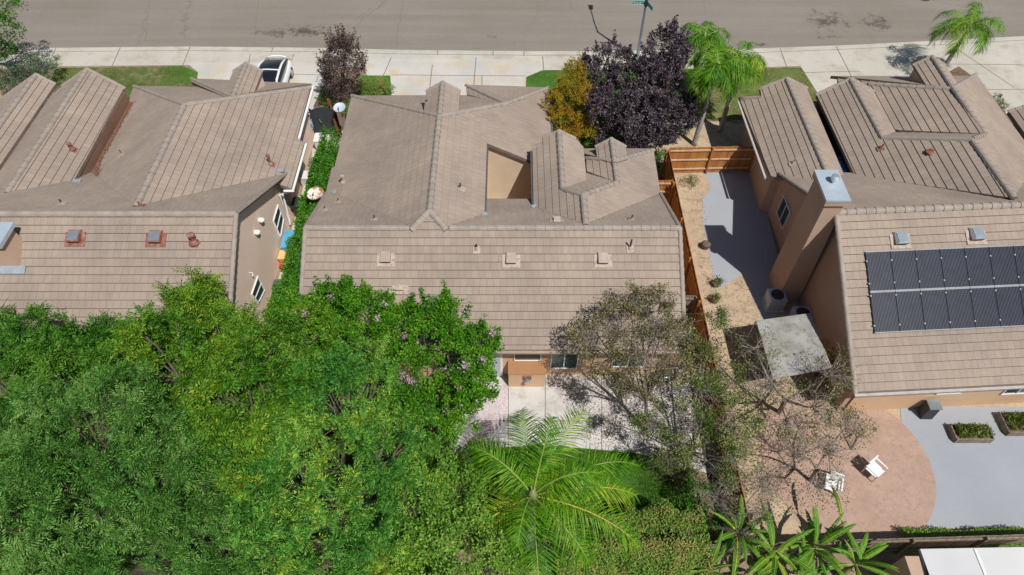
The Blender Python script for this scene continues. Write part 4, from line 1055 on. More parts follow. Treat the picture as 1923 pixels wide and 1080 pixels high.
# --- the wall of big trees at the lower left, taller ones further back in depth first
PIN = (.34, 9)
tree("pistache_tree", "broad green shade tree with yellow-tipped leaves, its top leaning over the left bungalow's rear roof", "tree", (-9.6, 10.5),
     [Bl_(400, 640, 6.0, 1.9), Bl_(330, 700, 6.8, 2.1), Bl_(450, 720, 7.2, 2.2), Bl_(370, 800, 7.4, 2.1), Bl_(505, 685, 5.4, 1.4), Bl_(250, 690, 6.0, 1.8), Bl_(560, 650, 5.0, 1.5), Bl_(340, 590, 5.2, 1.2), Bl_(440, 820, 7.4, 1.7), Bl_(390, 580, 5.0, 1.1), Bl_(470, 770, 7.7, 1.6)],
     LF_PIST, kind=(.36, 9), L=.15, W=.050, shoots=45, per=13, lobes=9, fill=.12, m=15, cr=.30, nj=.3, tr=.30, seed=11)
tree("pistache_tree", "dark green spreading tree under the left bungalow's eave at the picture edge", "tree", (-17.5, 9.5),
     [Bl_(100, 680, 5.8, 2.0), Bl_(190, 670, 5.6, 1.6), Bl_(20, 740, 6.0, 2.2), Bl_(140, 760, 6.4, 2.2), Bl_(-60, 690, 5.4, 2.0), Bl_(250, 650, 5.0, 1.3), Bl_(60, 640, 4.8, 1.1), Bl_(10, 830, 6.0, 1.8), Bl_(230, 760, 6.5, 1.6), Bl_(170, 625, 4.6, 1.2)],
     LF_DARK, kind=(.36, 9), L=.15, W=.050, shoots=45, per=13, lobes=9, fill=.12, m=15, cr=.30, nj=.3, tr=.28, seed=12)
tree("feathery_tree", "tall grey-green feathery tree in front of the other trees at lower left", "tree", (-12.5, 6.5),
     [Bl_(180, 840, 8.6, 1.9), Bl_(120, 920, 8.4, 1.8), Bl_(240, 930, 8.6, 1.9), Bl_(300, 870, 7.8, 1.7), Bl_(180, 1010, 8.2, 1.9), Bl_(300, 1010, 8.0, 1.8), Bl_(380, 950, 7.2, 1.6), Bl_(90, 810, 7.4, 1.3), Bl_(410, 1040, 7.0, 1.6), Bl_(350, 800, 6.7, 1.1), Bl_(480, 1060, 6.4, 1.4)],
     LF_FEATH, kind=(.42, 13), L=.14, W=.032, per=13, lobes=9, fill=.12, m=15, cr=.30, nj=.3, tr=.26, seed=13, upbias=.45, up=.25)
tree("feathery_tree", "cool green feathery tree with dry twigs and yellow tips, left of the big palm", "tree", (-6.0, 7.0),
     [Bl_(650, 780, 5.9, 2.0), Bl_(600, 880, 6.6, 2.0), Bl_(700, 880, 6.0, 1.9), Bl_(620, 980, 6.6, 2.0), Bl_(730, 980, 5.6, 1.7), Bl_(540, 800, 6.0, 1.5), Bl_(530, 950, 6.4, 1.5), Bl_(640, 1060, 6.2, 1.8), Bl_(750, 800, 5.0, 1.3), Bl_(560, 720, 5.2, 1.4), Bl_(540, 1050, 6.2, 1.4), Bl_(640, 700, 4.6, 1.3), Bl_(760, 1060, 5.2, 1.4)],
     LF_COOL, kind=(.34, 11), L=.13, W=.038, per=14, lobes=9, fill=.12, m=15, cr=.30, nj=.3, tr=.26, seed=14, upbias=.5)
tree("shade_tree", "deep green tree filling the bottom left corner", "tree", (-16.0, 4.5),
     [Bl_(20, 930, 6.4, 1.7), Bl_(60, 1030, 6.6, 1.8), Bl_(-40, 1010, 6.2, 1.8), Bl_(130, 1090, 6.4, 1.5), Bl_(0, 1100, 6.5, 1.6)],
     LF_DARK, kind=PIN, L=.14, W=.046, per=8, lobes=7, fill=.5, m=24, cr=.30, tr=.22, seed=15)
# --- crape myrtles behind the patio
tree("crape_myrtle", "bright green crape myrtle with pink blossom beside the patio door", "tree", (-3.2, 12.6),
     [Bl_(800, 650, 4.4, 1.35), Bl_(860, 690, 4.2, 1.25), Bl_(760, 620, 4.2, 1.0), Bl_(840, 600, 4.9, .75), Bl_(780, 730, 4.3, 1.4), Bl_(850, 760, 3.9, 1.1), Bl_(900, 650, 3.9, .75), Bl_(820, 810, 3.4, 1.1), Bl_(895, 720, 3.3, .7), Bl_(800, 850, 2.8, .8)],
     LF_MYRT, L=.10, W=.058, per=20, lobes=5, fill=.4, m=80, cr=.25, shoots=60, tr=.10, seed=21, flowers=22, group="crape myrtles along the rear of the middle bungalow", fork=.3)
tree("crape_myrtle", "bright green crape myrtle between the rear roof's left half and the hedge", "tree", (-6.6, 13.4),
     [Bl_(640, 600, 4.2, 1.1), Bl_(690, 600, 4.3, 1.0), Bl_(600, 620, 3.9, 1.0), Bl_(680, 660, 4.2, 1.2), Bl_(610, 570, 3.9, .7), Bl_(650, 555, 4.6, .6), Bl_(560, 610, 3.6, .9)],
     LF_MYRT, L=.10, W=.058, per=20, lobes=5, fill=.4, m=80, cr=.25, shoots=60, tr=.09, seed=22, flowers=9, group="crape myrtles along the rear of the middle bungalow", fork=.3)
tree("garden_tree", "light green loose-leaved tree in front of the patio's left end, beside the palm", "tree", (-2.6, 7.6),
     [Bl_(840, 945, 4.9, 1.1), Bl_(870, 1010, 5.3, 1.2), Bl_(790, 990, 5.1, 1.1), Bl_(905, 1060, 4.9, 1.1), Bl_(810, 1065, 5.5, 1.2), Bl_(810, 890, 4.3, .9), Bl_(850, 1080, 5.0, 1.0), Bl_(870, 905, 4.2, .8), Bl_(925, 1020, 4.6, .7), Bl_(770, 1040, 5.2, 1.0)],
     LF_LIGHT, shoots=40, L=.11, W=.052, per=15, lobes=4, fill=.4, m=70, cr=.30, tr=.12, seed=23, fork=.4)
# --- half-bare trees right of the patio
tree("half_bare_tree", "half-bare brownish tree with grey twigs over the right end of the rear eave", "tree", (5.6, 12.6),
     [Bl_(1165, 615, 4.8, 1.1), Bl_(1115, 640, 4.3, .8), Bl_(1225, 605, 4.8, 1.0), Bl_(1210, 665, 4.6, 1.15), Bl_(1130, 680, 3.9, .65), Bl_(1255, 680, 4.0, .8), Bl_(1185, 570, 4.9, .6), Bl_(1240, 565, 5.0, .5), Bl_(1270, 625, 4.2, .6), Bl_(1165, 725, 3.6, .4)],
     LF_OLIVE, L=.080, W=.046, per=17, lobes=3, m=52, cr=.27, tr=.085, limb=.8, seed=31, bark=BARK_G, twigs=4, fill=.35, fork=.5, zmin=-.6)
tree("half_bare_tree", "half-bare olive-green tree leaning on the redwood fence beside the patio", "tree", (7.0, 11.0),
     [Bl_(1320, 740, 3.4, 1.0), Bl_(1290, 800, 3.2, 1.0), Bl_(1360, 800, 3.2, 1.0), Bl_(1330, 860, 3.0, 1.0), Bl_(1375, 870, 2.7, .75), Bl_(1320, 660, 3.2, .7), Bl_(1370, 720, 3.1, .8), Bl_(1260, 850, 2.7, .8), Bl_(1230, 790, 3.0, .7), Bl_(1340, 600, 3.2, .45)],
     LF_OLIVE2, L=.080, W=.046, per=17, lobes=3, m=60, cr=.26, tr=.075, limb=.8, seed=32, bark=BARK_G, twigs=4, fill=.35, fork=.35, zmin=-.6)
tree("thorny_shrub", "tangled grey-brown thorny shrub on the fence below the olive-green tree", "shrub", (8.3, 8.8),
     [Bl_(1350, 930, 2.0, .9), Bl_(1400, 960, 1.8, .9), Bl_(1430, 910, 1.7, .7), Bl_(1380, 1000, 1.6, .7)],
     LF_OLIVE, L=.065, W=.036, per=28, m=26, cr=.28, tr=.06, seed=33, bark=BARK_G, twigs=9, fill=.1, fork=.3, zmin=-.6)
tree("yard_tree", "dusty grey-green tree beyond the fence, beside the shaded chimney wall", "tree", (11.3, 13.6),
     [Bl_(1440, 720, 3.2, 1.1), Bl_(1480, 780, 3.0, 1.2), Bl_(1560, 700, 3.0, .9), Bl_(1420, 650, 2.9, .8), Bl_(1530, 760, 2.8, 1.0)],
     LF_OLIVE2, L=.08, W=.045, per=17, m=20, cr=.36, tr=.10, seed=34, bark=BARK_G, twigs=6, fill=.15)
tree("yard_tree", "sparse brown-leaved tree standing at the edge of the pink paved circle", "tree", (11.8, 10.6),
     [Bl_(1500, 850, 2.8, 1.1), Bl_(1560, 850, 2.6, .9), Bl_(1530, 900, 2.4, .8), Bl_(1590, 800, 2.4, .7)],
     LF_OLIVE, L=.08, W=.045, per=16, m=16, cr=.36, tr=.08, seed=35, bark=BARK_G, twigs=8, fill=.1)
tree("yard_shrub", "small dark shrub under the right bungalow's rear corner", "shrub", (13.8, 11.9), [Bl_(1600, 790, .6, .55), Bl_(1625, 805, .5, .45)], LF_OLIVE2, L=.07, W=.035, per=60, m=30, cr=.2, tr=.04, seed=36)
tree("yard_shrub", "tall olive shrub squeezed between the awning and the right bungalow's wall", "shrub", (13.3, 15.4), [Bl_(1570, 660, 1.2, .6), Bl_(1575, 620, 1.1, .5), Bl_(1570, 700, 1.0, .55)], LF_OLIVE2, L=.07, W=.035, per=60, m=30, cr=.2, tr=.04, seed=37)
# --- front gardens
tree("plum_tree", "narrow purple-leaved plum tree between the left and middle driveways", "tree", P(638, 192)[:2],
     [Bl_(643, 165, 1.5, .85, 1.1), Bl_(645, 135, 2.5, 1.15, 1.1), Bl_(645, 105, 3.4, .85, 1.1), Bl_(625, 125, 2.6, .7), Bl_(664, 120, 2.8, .75), Bl_(650, 85, 3.9, .45, 1.2)],
     LF_PLUM2, L=.095, W=.06, shoots=60, per=34, m=46, cr=.28, tr=.07, seed=41, twigs=4, fill=.2, up=.5)
tree("plum_tree", "broad purple-leaved plum tree with branches across the pavement, beside the orange tree", "tree", (6.2, 32.6),
     [Bl_(1150, 120, 3.6, 1.15), Bl_(1120, 145, 3.2, 1.0), Bl_(1180, 150, 3.6, 1.1), Bl_(1130, 215, 2.7, 1.1), Bl_(1170, 200, 3.2, 1.2), Bl_(1160, 255, 2.0, 1.0), Bl_(1200, 235, 2.8, 1.1), Bl_(1115, 180, 2.5, .8), Bl_(1190, 270, 1.7, .8)],
     LF_PLUM, L=.12, W=.078, per=20, lobes=3, m=60, cr=.24, shoots=90, tr=.13, seed=42, fill=.3, group="purple plum trees on the centre lawn")
tree("plum_tree", "taller purple-leaved plum tree at the foot of the lamp post, left of the three palms", "tree", (8.6, 32.6),
     [Bl_(1240, 95, 4.4, 1.05), Bl_(1225, 130, 4.0, 1.15), Bl_(1265, 110, 4.0, .95), Bl_(1240, 165, 3.6, 1.25), Bl_(1265, 190, 2.9, 1.0), Bl_(1240, 215, 2.9, 1.2), Bl_(1260, 80, 4.5, .6), Bl_(1215, 190, 3.2, 1.0), Bl_(1230, 250, 2.0, .9), Bl_(1275, 225, 1.9, .7)],
     LF_PLUM, L=.12, W=.078, per=20, lobes=3, m=60, cr=.24, shoots=90, tr=.13, seed=43, fill=.3, group="purple plum trees on the centre lawn")
tree("turning_tree", "slender tree with orange and yellow autumn leaves between the purple trees and the tiled eave", "tree", (3.5, 31.6),
     [Bl_(1078, 135, 3.9, .5, 1.2), Bl_(1075, 160, 3.6, .8, 1.1), Bl_(1068, 190, 3.2, 1.05, 1.1), Bl_(1085, 205, 2.9, 1.0), Bl_(1062, 225, 2.5, .95), Bl_(1080, 240, 2.1, .95), Bl_(1050, 180, 2.8, .6)],
     LF_ORANGE, shoots=40, L=.085, W=.052, per=45, m=50, cr=.24, tr=.08, seed=44, fill=.3)
tree("olive_shrub", "small grey-leaved shrub showing past the middle bungalow's garage eave", "shrub", (2.75, 30.6),
     [Bl_(1026, 200, 2.3, .36), Bl_(1027, 222, 1.9, .4), Bl_(1030, 240, 1.5, .4)], LF_SILVER, L=.08, W=.03, per=110, m=26, cr=.16, tr=.04, seed=45, fill=.1)
tree("street_tree", "dark green street tree cut off by the upper left picture corner", "tree", P(-10, 120)[:2],
     [Bl_(0, 20, 4.6, 1.2), Bl_(-10, 60, 4.0, 1.3), Bl_(15, 70, 3.4, .9), Bl_(-30, 0, 5.0, 1.4), Bl_(0, 95, 2.8, .8)],
     LF_DARK, L=.12, W=.07, per=24, m=34, cr=.30, tr=.15, seed=46)
tree("silver_shrub", "rounded silvery green shrub on the pavement edge under the corner street tree", "shrub", P(45, 165)[:2],
     [Bl_(25, 115, 1.7, .9), Bl_(50, 135, 1.5, .95), Bl_(80, 135, 1.2, .75), Bl_(20, 150, 1.3, .9), Bl_(100, 120, 1.0, .45), Bl_(0, 130, 1.6, .9), Bl_(60, 110, 1.4, .6)],
     LF_SILVER, L=.09, W=.045, per=34, m=40, cr=.26, tr=.08, seed=47)
tree("clipped_shrub", "neatly clipped rounded green shrub beside the middle driveway", "shrub", P(704, 172)[:2],
     [Bl_(704, 165, .55, .72, .8), Bl_(690, 168, .5, .62, .85), Bl_(718, 168, .5, .62, .85)], LF_BUSH, L=.05, W=.032, per=170, m=34, cr=.12, tr=.04, seed=48, zmin=-.1)
tree("low_shrub", "dark green low shrub at the foot of the narrow plum tree", "shrub", P(622, 190)[:2], [Bl_(618, 172, .5, .45), Bl_(628, 160, .6, .4)], LF_HEDGE, L=.06, W=.035, per=110, m=30, cr=.16, tr=.03, seed=49)
tree("low_shrub", "yellow-green wispy shrub near the dark garden gate", "shrub", P(612, 192)[:2], [Bl_(612, 186, .35, .38), Bl_(620, 196, .3, .3)], LF_LIGHT, L=.09, W=.02, per=130, m=26, cr=.18, tr=.02, seed=50, up=.6)
tree("low_shrub", "upright green shrub against the middle bungalow's garage wall", "shrub", P(652, 225)[:2], [Bl_(652, 195, .8, .3, 1.4), Bl_(654, 210, .5, .28)], LF_LIGHT, L=.07, W=.03, per=150, m=24, cr=.14, tr=.02, seed=51)
tree("low_shrub", "leafy green shrub under the plum trees beside the sandy bed", "shrub", P(1270, 245)[:2], [Bl_(1262, 240, .5, .6), Bl_(1285, 235, .45, .5), Bl_(1240, 255, .4, .5)], LF_HEDGE, L=.08, W=.045, per=90, m=26, cr=.18, tr=.03, seed=52)
tree("low_shrub", "green shrub growing beside the right wing's gable corner", "shrub", P(1238, 305)[:2], [Bl_(1240, 292, .4, .42), Bl_(1238, 312, .35, .4)], LF_HEDGE, L=.08, W=.045, per=90, m=26, cr=.18, tr=.03, seed=53)
tree("low_shrub", "yellowish thin shrub behind the orange tree's foot", "shrub", (4.9, 30.3), [Bl_(1120, 255, .9, .5), Bl_(1112, 275, .8, .45)], LF_LIGHT, L=.08, W=.035, per=90, m=18, cr=.2, tr=.03, seed=54)
tree("low_shrub", "round shrub in the sand ring behind the redwood cross fence", "shrub", P(1295, 345)[:2], [Bl_(1296, 340, .3, .4)], LF_OLIVE2, L=.06, W=.03, per=130, m=24, cr=.14, tr=.02, seed=55)
tree("low_shrub", "small green shrub by the far driveway beside the brown house corner", "shrub", P(1872, 190)[:2], [Bl_(1870, 188, .2, .4), Bl_(1880, 200, .2, .35)], LF_OLIVE2, L=.05, W=.03, per=150, m=26, cr=.12, tr=.02, seed=56)

# --- hedge in the passage
def hedge(name, label, line, w, h, mat, L, W, n, seed, rough=.16, group=None):
    rng = np.random.default_rng(seed)
    pts = np.array(line, float); seg = np.diff(pts, axis=0); ln = np.linalg.norm(seg, axis=1); cum = np.r_[0, np.cumsum(ln)]
    s = rng.uniform(0, cum[-1], n); i = np.clip(np.searchsorted(cum, s) - 1, 0, len(seg) - 1)
    c = pts[i] + seg[i] * ((s - cum[i]) / ln[i])[:, None]; t = seg[i] / ln[i][:, None]; nn = np.stack([-t[:, 1], t[:, 0]], 1)
    th = rng.uniform(-.25, math.pi + .25, n)
    bul = 1 + rough * np.sin(s * 2.1) + rough * np.sin(s * 4.7 + 1) + .5 * rough * np.sin(s * 9 + th * 2)
    k = rng.uniform(.72, 1.06, n) * bul
    cx, sz = np.cos(th), np.sin(th)
    cx = np.sign(cx) * np.abs(cx) ** .6; sz = np.sign(sz) * np.abs(sz) ** .6
    p = np.stack([c[:, 0] + nn[:, 0] * cx * k * w / 2, c[:, 1] + nn[:, 1] * cx * k * w / 2, .15 + np.maximum(0, sz) * (h - .1) * (.72 + .28 * k) - (sz < 0) * rng.uniform(0, .1, n)], 1)
    low = rng.random(n) < .35
    p[low, 2] *= rng.uniform(.1, 1, low.sum())
    o = np.stack([nn[:, 0] * cx, nn[:, 1] * cx, np.maximum(sz, .1)], 1)
    ax = o * .5 + rng.normal(size=p.shape) * .6; ax /= np.linalg.norm(ax, axis=1, keepdims=True)
    nr = o + np.array([0, 0, .8]) + rng.normal(size=p.shape) * .5; nr -= ax * (nr * ax).sum(1, keepdims=True); nr /= np.linalg.norm(nr, axis=1, keepdims=True)
    root = thing(name, (line[0][0], line[0][1], 0), label, "hedge", group)
    quads("foliage", leaf_quads(p, ax, nr, L, W, rng), mat, root)
    A = []; Bq = []
    for q in np.arange(.3, cum[-1], .45):
        j = min(np.searchsorted(cum, q) - 1, len(seg) - 1); b_ = pts[j] + seg[j] * ((q - cum[j]) / ln[j])
        for r in range(3):
            e = rng.normal(size=2) * w * .22; A.append([b_[0], b_[1], 0]); Bq.append([b_[0] + e[0], b_[1] + e[1], h * .8])
    quads("stem", segs(np.array(A), np.array(Bq), .025, .012, 4), BARK, root)
    return root
hl = [P(522, 600, 1.6)[:2], P(548, 520, 1.8)[:2], P(566, 440, 2.0)[:2], P(583, 370, 2.1)[:2], P(600, 310, 2.1)[:2], P(622, 248, 1.9)[:2]]
hedge("hedge", "long leafy green hedge in the passage between the left and middle bungalows", [(a, b_) for a, b_ in hl], 1.15, 2.15, LF_HEDGE, .10, .06, 34000, 61, .14)
hedge("hedge", "dense green hedge with reddish tips in front of the back lawn", [P(1040, 1030, 1.4)[:2], P(1200, 1020, 1.4)[:2], P(1320, 1015, 1.2)[:2]], 2.5, 2.1, LF_BUSH, .075, .05, 46000, 62, .10)
hedge("hedge", "low green hedge at the foot of the back lawn, under the palm's lower fronds", [P(930, 1075, 1.2)[:2], P(1060, 1090, 1.2)[:2], P(1300, 1085, 1.1)[:2]], 1.8, 1.3, LF_LIGHT, .07, .04, 24000, 63, .10)
hedge("hedge", "thin green hedge line along the back fence behind the grey patio slab", [P(1700, 1012, .4)[:2], P(1990, 1010, .4)[:2]], .7, .55, LF_LIGHT, .06, .035, 9000, 64, .12)
tree("garden_bush", "rounded green bush at the right end of the back lawn", "shrub", P(1310, 975)[:2], [Bl_(1315, 935, 1.5, .7), Bl_(1330, 975, 1.3, .7), Bl_(1290, 990, 1.0, .6)], LF_HEDGE, L=.07, W=.04, per=70, m=34, cr=.2, tr=.05, seed=65)
tree("garden_bush", "grey-brown low bush between the purple-shaded patio edge and the back lawn", "shrub", P(1250, 870)[:2], [Bl_(1245, 865, .5, .5), Bl_(1280, 890, .5, .5)], LF_OLIVE2, L=.06, W=.035, per=70, m=16, cr=.2, tr=.04, seed=66, twigs=8)

# --- palms
def frond(root, c, az, el, L, droop, nl, ll, lw, mat, stalk, rng, roll=0.0, hang=.55, r0=.03, start=.12, vee=.35):
    """one feather leaf: arching stalk with narrow, folded, drooping leaflets on both sides"""
    N = 18; pts = []; p = np.array(c, float); e = el
    for k in range(N + 1):
        pts.append(p.copy())
        d = np.array([math.cos(az) * math.cos(e), math.sin(az) * math.cos(e), math.sin(e)])
        p = p + d * L / N; e -= droop / N * (0.5 + 1.2 * k / N)
        az += roll / N
    pts = np.array(pts)
    V = segs(pts[:-1], pts[1:], r0 * (1 - np.arange(N) / N * .8), r0 * (1 - np.arange(1, N + 1) / N * .8), 5)
    fr = quads("frond", V, stalk, root)
    ts = np.linspace(start, 1.0, nl); f = ts * N; i = np.clip(f.astype(int), 0, N - 1); w = (f - i)[:, None]
    P0 = pts[i] * (1 - w) + pts[i + 1] * w; D = pts[i + 1] - pts[i]; D /= np.linalg.norm(D, axis=1, keepdims=True)
    S = np.cross(D, np.array([0, 0, 1.0])); S /= np.linalg.norm(S, axis=1, keepdims=True) + 1e-9; U = np.cross(S, D)
    prof = np.sin(np.clip(ts * .92 + .12, 0, 1) * math.pi) ** .55; prof = np.maximum(prof, .35)
    out = []
    for sg in (-1, 1):
        sw = (.35 + .55 * ts)[:, None] + rng.normal(size=(nl, 1)) * .07
        a = S * sg * (1 - .25 * sw) + D * sw * .9 + U * (vee + rng.normal(size=(nl, 1)) * .22)
        a /= np.linalg.norm(a, axis=1, keepdims=True)
        l = (ll * prof * rng.uniform(.82, 1.1, nl))[:, None]
        hg = hang * rng.uniform(.6, 1.35, (nl, 1))
        q0 = P0; seg_n = 4; pr = q0; wd0 = lw * .55
        wv = np.cross(a, U); wv /= np.linalg.norm(wv, axis=1, keepdims=True) + 1e-9
        prev = (pr - wv * wd0, pr + wv * wd0)
        for k in range(1, seg_n + 1):
            t = k / seg_n
            q = q0 + a * l * t - np.array([0, 0, 1.0]) * l * hg * t * t
            wd = lw * (1.0, 1.0, .85, .6, .12)[k]
            cur = (q - wv * wd, q + wv * wd)
            out.append(np.stack([prev[0], prev[1], cur[1], cur[0]], 1)); prev = cur
    Q = np.concatenate(out)
    # welded strips would be nicer, separate quads read the same: keep each leaflet one colour by merging
    n = nl; me_pts = Q
    quads("leaflet_blades", me_pts, mat, fr).data.name = "leaflet_blades"
    return fr
def palm_trunk(root, base, top, r, seed, bulge=0.0):
    rng = np.random.default_rng(seed); n = 14; mb = MB()
    pts = [np.array([base[0] + (top[0] - base[0]) * k / n, base[1] + (top[1] - base[1]) * k / n, top[2] * k / n - .03]) for k in range(n + 1)]
    rad = [r * (1.25 - .4 * k / n + .04 * (k % 2)) for k in range(n + 1)]
    mb.tube(pts, rad, 12); o = build("trunk", mb, BARK_PALM, root, smooth=True)
    m2 = MB(); m2.tube([top, (top[0], top[1], top[2] + .35), (top[0], top[1], top[2] + .8)], [r * 1.25, r * 1.0, r * .35], 10)
    build("crownshaft", m2, plain("crownshaft", (.20, .24, .09), .6), root, smooth=True)

# big palm of the back garden; fronds follow the azimuths seen in the photograph
cp = P(1000, 935, 5.2); rng = np.random.default_rng(70)
palm = thing("palm_tree", (cp[0], cp[1], 0), "large feather palm with long arching green fronds on the back lawn", "palm tree")
palm_trunk(palm, cp, (cp[0], cp[1], 5.0), .17, 3)
def az_of(u, v, z=5.0):
    q = P(u, v, z); return math.atan2(q[1] - cp[1], q[0] - cp[0])
c3 = (cp[0], cp[1], 5.35)
for (u, v, el, L, dr, st, mt, ro) in ((872, 820, .55, 3.1, 1.5, RACHIS_Y, LF_PALMY, .15), (968, 770, .75, 3.2, 1.6, RACHIS, LF_PALM, -.1), (1095, 765, .85, 3.7, 1.7, RACHIS, LF_PALMY, -.2), (1225, 830, .55, 4.0, 1.5, RACHIS, LF_PALM, -.35),
        (1230, 900, .25, 3.6, 1.1, RACHIS_Y, LF_PALMY, -.2), (1225, 1010, .35, 4.0, 1.5, RACHIS_Y, LF_PALM, -.15), (1115, 1050, .15, 3.0, 1.5, RACHIS, LF_PALM, 0), (1005, 1085, .5, 3.7, 1.8, RACHIS, LF_PALM, .1),
        (860, 1000, .15, 3.0, 1.5, RACHIS_Y, LF_PALMY, .25), (900, 860, .9, 2.8, 1.6, RACHIS, LF_PALM, .2), (1040, 820, 1.1, 2.8, 1.6, RACHIS, LF_PALM, .1), (1140, 900, 1.1, 2.6, 1.7, RACHIS, LF_PALM, -.2), (960, 1030, 1.1, 2.3, 1.7, RACHIS, LF_PALM, .3)):
    frond(palm, c3, az_of(u, v), el, L, dr, 64, .95, .015, mt, st, rng, ro, hang=.62, r0=.024, vee=.18)
def street_palm(base, z, label, seed, n, L, group=None, extra=(), ylw=.12, lean=(0, 0)):
    rng = np.random.default_rng(seed); root = thing("palm_tree", (base[0], base[1], 0), label, "palm tree", group)
    top = (base[0] + lean[0], base[1] + lean[1], z); palm_trunk(root, base, top, .12, seed)
    c = (top[0], top[1], z + .35); a0 = rng.uniform(0, 6)
    for k in range(n):
        az = a0 + k * 2.4 + rng.normal() * .15; el = (1.15 - 1.1 * k / n) + rng.normal() * .12
        y = rng.random() < ylw
        frond(root, c, az, el, L * rng.uniform(.85, 1.1), 2.3 + rng.normal() * .2, 46, .78, .018, LF_PALMY if y else LF_PALM, RACHIS_Y if y else RACHIS, rng, rng.normal() * .3, hang=.9, r0=.022)
    return root
street_palm(P(1303, 272)[:2], 4.7, "tallest of three grouped palms, its pale trunk rooted at the redwood cross fence", 71, 15, 2.1, "three palms on the right lawn", lean=(.15, 0))
street_palm(P(1352, 246)[:2], 4.2, "right palm of the group of three, slim dark trunk leaning over the bare lawn patch", 72, 13, 1.9, "three palms on the right lawn")
street_palm(P(1291, 182)[:2], 3.6, "left palm of the group of three, its crown against the purple plum tree", 73, 13, 1.9, "three palms on the right lawn", lean=(.15, 0))
street_palm(P(1765, 140)[:2], 2.9, "lone palm beside the right driveway, with drooping yellowing lower fronds", 74, 13, 2.5, ylw=.25, lean=(.1, 0))

# --- banana plants at the bottom right
def banana(base, h, n, label, seed, L=1.45, W=.20, group="banana plants behind the rear fence"):
    rng = np.random.default_rng(seed); root = thing("banana_plant", (base[0], base[1], 0), label, "banana plant", group)
    mb = MB(); mb.tube([(base[0], base[1], -.03), (base[0], base[1], h * .5), (base[0] + .05, base[1], h)], [.14, .11, .06], 10); build("stem", mb, plain("banana_stem", (.22, .26, .08), .6), root, smooth=True)
    for k in range(n):
        az = k * 2.39 + rng.normal() * .8; el = rng.uniform(.1, 1.45); l = L * rng.uniform(.55, 1.35); w = W * rng.uniform(.6, 1.2); N = 12
        p = np.array([base[0], base[1], h * rng.uniform(.85, 1.0)]); e = el; pts = []
        for j in range(N + 1):
            pts.append(p.copy()); p = p + np.array([math.cos(az) * math.cos(e), math.sin(az) * math.cos(e), math.sin(e)]) * l / N; e -= 1.5 / N * (j / N + .4)
        pts = np.array(pts); S = np.array([-math.sin(az), math.cos(az), 0]); tw = rng.normal() * .4
        mbb = MB(); half = [w * .5 * math.sin(min(1, max(0, (j - 1.5) / (N - 1.5))) ** .8 * math.pi) ** .6 if j > 1 else .015 for j in range(N + 1)]
        for j in range(2, N):
            a, b_ = pts[j], pts[j + 1]
            for sg in (-1, 1):
                dn = np.array([0, 0, -.30 + sg * tw * .3]); tear = .07 if rng.random() < .45 else 0.0
                A2 = a + S * sg * half[j] + dn * half[j]; B2 = b_ + S * sg * half[j + 1] + dn * half[j + 1]
                b3 = b_ + (a - b_) * tear; B3 = B2 + (A2 - B2) * tear * 2
                q = [a, b3, B3, A2]; mbb.face([tuple(x) for x in q])
        lf = build("leaf", mbb, LF_BANANA, root)
        m3 = MB(); m3.tube([tuple(x) for x in pts], [.022 * (1 - j / N * .8) for j in range(N + 1)], 5); build("midrib", m3, RACHIS_Y if rng.random() < .3 else RACHIS, lf)
for i, (u, v, z, h, n, s, lb) in enumerate(((1385, 1000, 1.6, 1.6, 17, 81, "banana plant nearest the hedge with red tips, broad glossy leaves over the fence rail"), (1330, 1068, 1.4, 1.2, 15, 82, "leafy banana plant with thin yellow stalks at the bottom picture edge"),
        (1450, 1040, 1.5, 1.7, 18, 83, "middle banana plant with many overlapping bright leaves"), (1530, 1030, 1.6, 1.6, 17, 84, "banana plant overhanging the sandy yard corner"), (1605, 1060, 1.5, 1.6, 16, 85, "rightmost banana plant, beside the pale flat roof"),
        (1582, 985, 1.9, 2.1, 3, 86, "upright banana plant with one tall leaf standing before the pink paved circle"), (1420, 1085, 1.3, 1.2, 14, 87, "low banana plant cut off by the bottom picture edge"), (1500, 1085, 1.3, 1.4, 14, 88, "banana plant at the bottom picture edge, below the one over the sandy corner"))):
    b_ = P(u, v, z); banana(b_[:2], h, n, lb, s)
# ------------------------------------------------------------------ fences
def fence(name, label, p0, p1, h, mat, rails=2, rail_side=1, bw=.14, rail_mat=None, cat="fence", pickets=True, group=None):
    p0, p1 = Vector((*p0, 0)), Vector((*p1, 0)); d = p1 - p0; Lf = d.length; d.normalize(); s = Vector((-d.y, d.x, 0)) * rail_side
    root = thing(name, tuple(p0), label, cat, group); rg = random.Random(int(Lf * 100))
    mb = MB(); n = int(Lf / bw); ang = math.atan2(d.y, d.x)
    for k in range(n):
        c = p0 + d * ((k + .5) * Lf / n); hh = h + rg.uniform(-.015, .015)
        mb.box((c.x + s.x * rg.uniform(-.004, .004), c.y + s.y * rg.uniform(-.004, .004), hh / 2), (Lf / n - .008, .02, hh), 0, rz=ang + rg.uniform(-.01, .01))
    build("board_panel", mb, mat, root)
    for r in range(rails):
        z = .35 + (h - .55) * r / max(1, rails - 1); m = MB(); c = (p0 + p1) / 2 + s * .045
        m.box((c.x, c.y, z), (Lf, .045, .09), 0, rz=ang); build("rail", m, rail_mat or mat, root)
    k = max(1, round(Lf / 2.4))
    for j in range(k + 1):
        c = p0 + d * (Lf * j / k) + s * .09; m = MB(); m.box((c.x, c.y, (h + .02) / 2), (.09, .09, h + .02), 0, rz=ang); build("post", m, mat, root)
    return root
fence("board_fence", "long redwood board fence between the middle and right yards", (8.36, 28.2), (8.42, 8.0), 1.83, WOOD, rail_side=-1)
fence("board_fence", "redwood cross fence with pale rails closing the yard behind the three palms", (8.42, 28.35), (13.1, 28.5), 1.85, WOOD, rails=3, rail_side=-1, rail_mat=WOOD_L)
